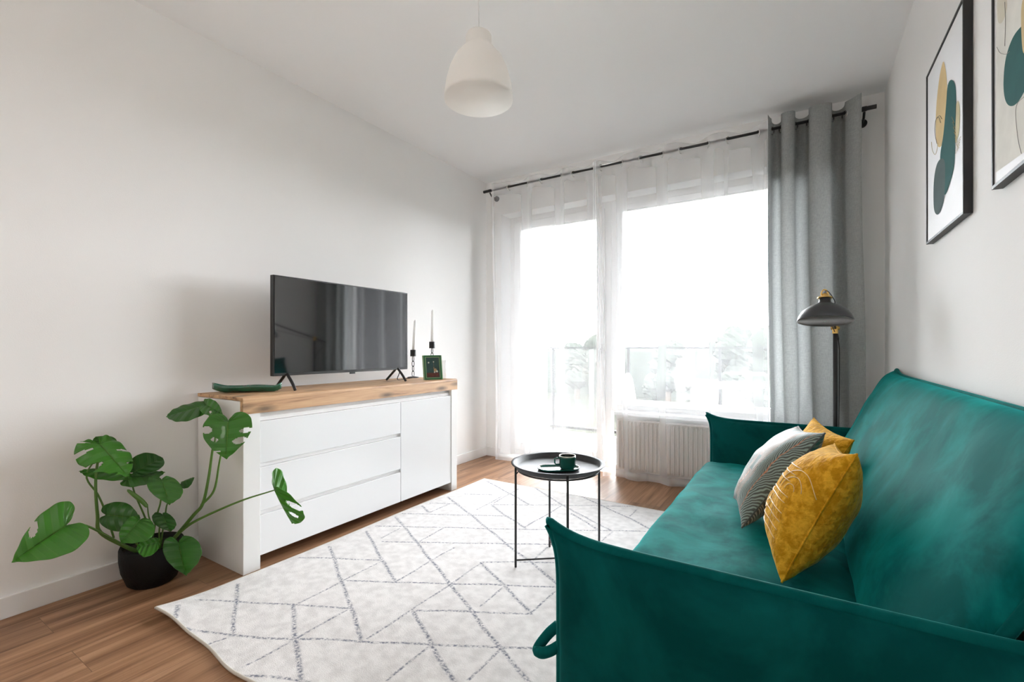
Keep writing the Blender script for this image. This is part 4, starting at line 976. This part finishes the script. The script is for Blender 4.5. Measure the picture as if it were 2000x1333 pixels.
mb.grid(P).build('soil', M['soil'], mo, smooth=True)
HALF = [(-0.03, 0.0), (-0.13, 0.10), (-0.22, 0.28), (-0.24, 0.50), (-0.17, 0.76), (-0.02, 0.94), (0.18, 1.0), (0.38, 0.94), (0.57, 0.77), (0.74, 0.53), (0.87, 0.28), (0.95, 0.10), (1.0, 0.0)]
def leaf(B, T, L, R, holes=(), slits=(), cup=0.10, droop=0.06, ripple=0.012, seed=0, flip=False):
    B, T, L, R = (Zp(*k) for k in (B, T, L, R))
    ln_ = (T-B).length; Cm = B+(T-B)*0.2; dL, dR = L-Cm, R-Cm
    nn = (T-B).cross(R-L).normalized()
    if nn.dot(Vector((0.2, -0.6, 0.75))) < 0: nn = -nn
    if flip: nn = -nn
    half = spline([Vector((a, b_, 0)) for a, b_ in HALF], 8); nO = len(half); Mr = 18
    mb = MB(); uv = []
    for s_ in (-1, 1):
        P = []
        for i, h_ in enumerate(half):
            rp = max(0.0, min(1.0, h_.x*0.85-0.04+0.19*(i/nO))) if h_.x > 0 else 0.0
            if i == nO-1: rp = 1.0
            row = []
            for j in range(Mr+1):
                t = j/Mr; p_ = rp+(h_.x-rp)*t; q_ = h_.y*t
                lat = dR if s_ > 0 else dL
                w_ = ln_*(-cup*q_*q_-droop*max(0, p_)**2+ripple*math.sin(i*0.45+seed)*t*t+0.05*abs(q_)**0.8)
                row.append(B+(T-B)*p_+lat*q_+nn*w_); uv.append((t*0.98, i/nO))
            P.append(row)
        def skip(i, j, s_=s_):
            t = (j+0.5)/Mr; ii = (i+0.5)/2
            for hs, i0, i1, j0, j1 in holes:
                if hs == s_ and abs((ii-(i0+i1)/2)/((i1-i0)/2*1.35))**2+abs((t*10-(j0+j1+(1.4 if j1 >= 9 else 0))/2)/((j1-j0+(1.4 if j1 >= 9 else 0))/2))**2 < 1: return True
            for hs, i0, i1, j0 in slits:
                if hs == s_ and t*10 > j0 and abs(ii-(i0+i1)/2) < (i1-i0)/2*1.2*((t*10-j0)/(10-j0))**0.6: return True
            return False
        mb.grid(P, skip=skip)
    mb.uv = uv
    return mb.build('leaf', M['leaf'], mo, smooth=True, solid=0.0012)
DP = 2.0
# 1 far left leaf
leaf((285, 650, 1.78), (45, 803, 1.66), (215, 560, 1.80), (330, 745, 1.68), holes=((-1, 30, 33, 4, 9),), seed=1)
# 2 upper left split leaf
leaf((440, 290, 2.02), (565, 425, 1.88), (560, 290, 1.98), (345, 350, 1.86), slits=((1, 12, 14, 4), (1, 20, 22, 3), (1, 28, 31, 4), (1, 37, 39, 5), (-1, 24, 26, 4), (-1, 33, 35, 5)), cup=0.22, ripple=0.03, seed=2)
leaf((470, 300, 2.10), (420, 255, 2.14), (415, 290, 2.12), (505, 262, 2.12), seed=3)
# dark leaves behind
leaf((590, 410, 2.16), (715, 350, 2.22), (610, 335, 2.20), (690, 405, 2.10), seed=4, flip=True)
leaf((560, 425, 2.12), (350, 400, 2.16), (470, 400, 2.20), (450, 445, 2.02), seed=5, cup=0.05)
leaf((560, 440, 2.10), (725, 405, 2.14), (640, 415, 2.16), (620, 470, 2.00), seed=5.5, cup=0.05)
# centre heart
leaf((712, 448, 2.02), (742, 550, 1.94), (645, 470, 1.98), (800, 480, 1.99), seed=6)
leaf((800, 455, 2.14), (853, 433, 2.16), (825, 440, 2.18), (822, 478, 2.10), seed=7)
leaf((470, 600, 1.99), (612, 612, 1.93), (520, 538, 1.99), (500, 668, 1.90), seed=8, cup=0.2)
leaf((610, 622, 1.93), (530, 720, 1.84), (540, 635, 1.90), (665, 690, 1.86), seed=9)
leaf((715, 600, 2.00), (745, 670, 1.94), (668, 625, 1.97), (768, 625, 1.96), seed=10)
leaf((690, 718, 1.98), (600, 740, 1.90), (650, 700, 1.98), (650, 778, 1.88), seed=11)
leaf((785, 725, 1.92), (812, 862, 1.83), (712, 760, 1.87), (880, 745, 1.87), seed=12)
# upper right heart with holes
leaf((1003, 190, 2.03), (988, 353, 1.97), (888, 225, 2.00), (1106, 210, 2.00), holes=((1, 25, 27, 5, 9), (1, 30, 33, 3, 9), (-1, 23, 26, 6, 9), (-1, 29, 31, 4, 7), (-1, 37, 38, 5, 9)), seed=13, cup=0.06)
leaf((905, 118, 2.20), (728, 160, 2.12), (830, 103, 2.24), (825, 178, 2.06), seed=14)
leaf((905, 118, 2.19), (975, 150, 2.10), (935, 88, 2.20), (895, 150, 2.08), seed=15, holes=((1, 28, 30, 4, 8),))
# leaf held out to the right in front of the drawers
leaf((1205, 492, 2.00), (1272, 642, 1.96), (1235, 425, 2.06), (1322, 585, 1.90), holes=((1, 22, 25, 4, 9), (1, 30, 32, 3, 8)), slits=((-1, 34, 36, 4),), seed=16, cup=0.1)
# rolled new leaf
MB().tube(spline([Zp(558, 488, 2.04), Zp(585, 508, 2.03), Zp(625, 540, 2.02), Zp(648, 565, 2.01)], 5), [0.001]+[0.006+0.004*math.sin(PI*k/15) for k in range(14)]+[0.003], 8, flat=0.5).build('rolled_leaf', M['leaf'], mo, smooth=True)
def stem(pts, r0, r1):
    q = spline([Zp(*p) if len(p) == 3 and p[2] > 1.2 and p[0] > 30 else Vector(p) for p in pts], 6); n = len(q)
    MB().tube(q, [r0+(r1-r0)*i/(n-1) for i in range(n)], 8).build('stem', M['stem'], mo, smooth=True)
b0 = (655, 775, 2.09); b1 = (700, 770, 2.09); b2 = (630, 770, 2.07)
stem([b2, (560, 742, 2.05), (450, 680, 1.95), (362, 642, 1.83), (285, 650, 1.78)], 0.006, 0.003)
stem([b2, (545, 735, 2.06), (440, 675, 2.03), (428, 600, 2.03), (420, 450, 2.04), (440, 290, 2.03)], 0.009, 0.004)
stem([(500, 700, 2.05), (465, 590, 2.07), (430, 510, 2.10), (380, 420, 2.13), (470, 300, 2.11)], 0.004, 0.003)
stem([b0, (650, 650, 2.12), (590, 500, 2.16), (575, 425, 2.14)], 0.004, 0.003)
stem([b0, (690, 600, 2.06), (705, 540, 2.04), (712, 450, 2.03)], 0.004, 0.003)
stem([b1, (725, 600, 2.10), (740, 540, 2.13), (800, 455, 2.15)], 0.004, 0.0025)
stem([b0, (665, 660, 2.05), (652, 600, 2.02), (648, 562, 2.01)], 0.004, 0.002)
stem([b2, (580, 700, 2.03), (500, 640, 2.02), (470, 602, 2.0)], 0.004, 0.003)
stem([b0, (645, 680, 2.0), (612, 622, 1.94)], 0.004, 0.003)
stem([b1, (700, 660, 2.04), (715, 602, 2.01)], 0.004, 0.003)
stem([b1, (690, 720, 2.0)], 0.004, 0.003)
stem([b1, (745, 715, 2.02), (785, 727, 1.93)], 0.005, 0.003)
stem([b1, (770, 695, 2.09), (850, 600, 2.08), (890, 550, 2.08), (915, 440, 2.07), (932, 320, 2.06), (945, 240, 2.08), (905, 120, 2.19)], 0.009, 0.0035)
stem([(885, 555, 2.08), (940, 490, 2.07), (965, 360, 2.05), (1000, 195, 2.035)], 0.006, 0.003)
stem([b1, (790, 675, 2.08), (870, 620, 2.06), (1050, 540, 2.03), (1205, 490, 2.0)], 0.008, 0.003)
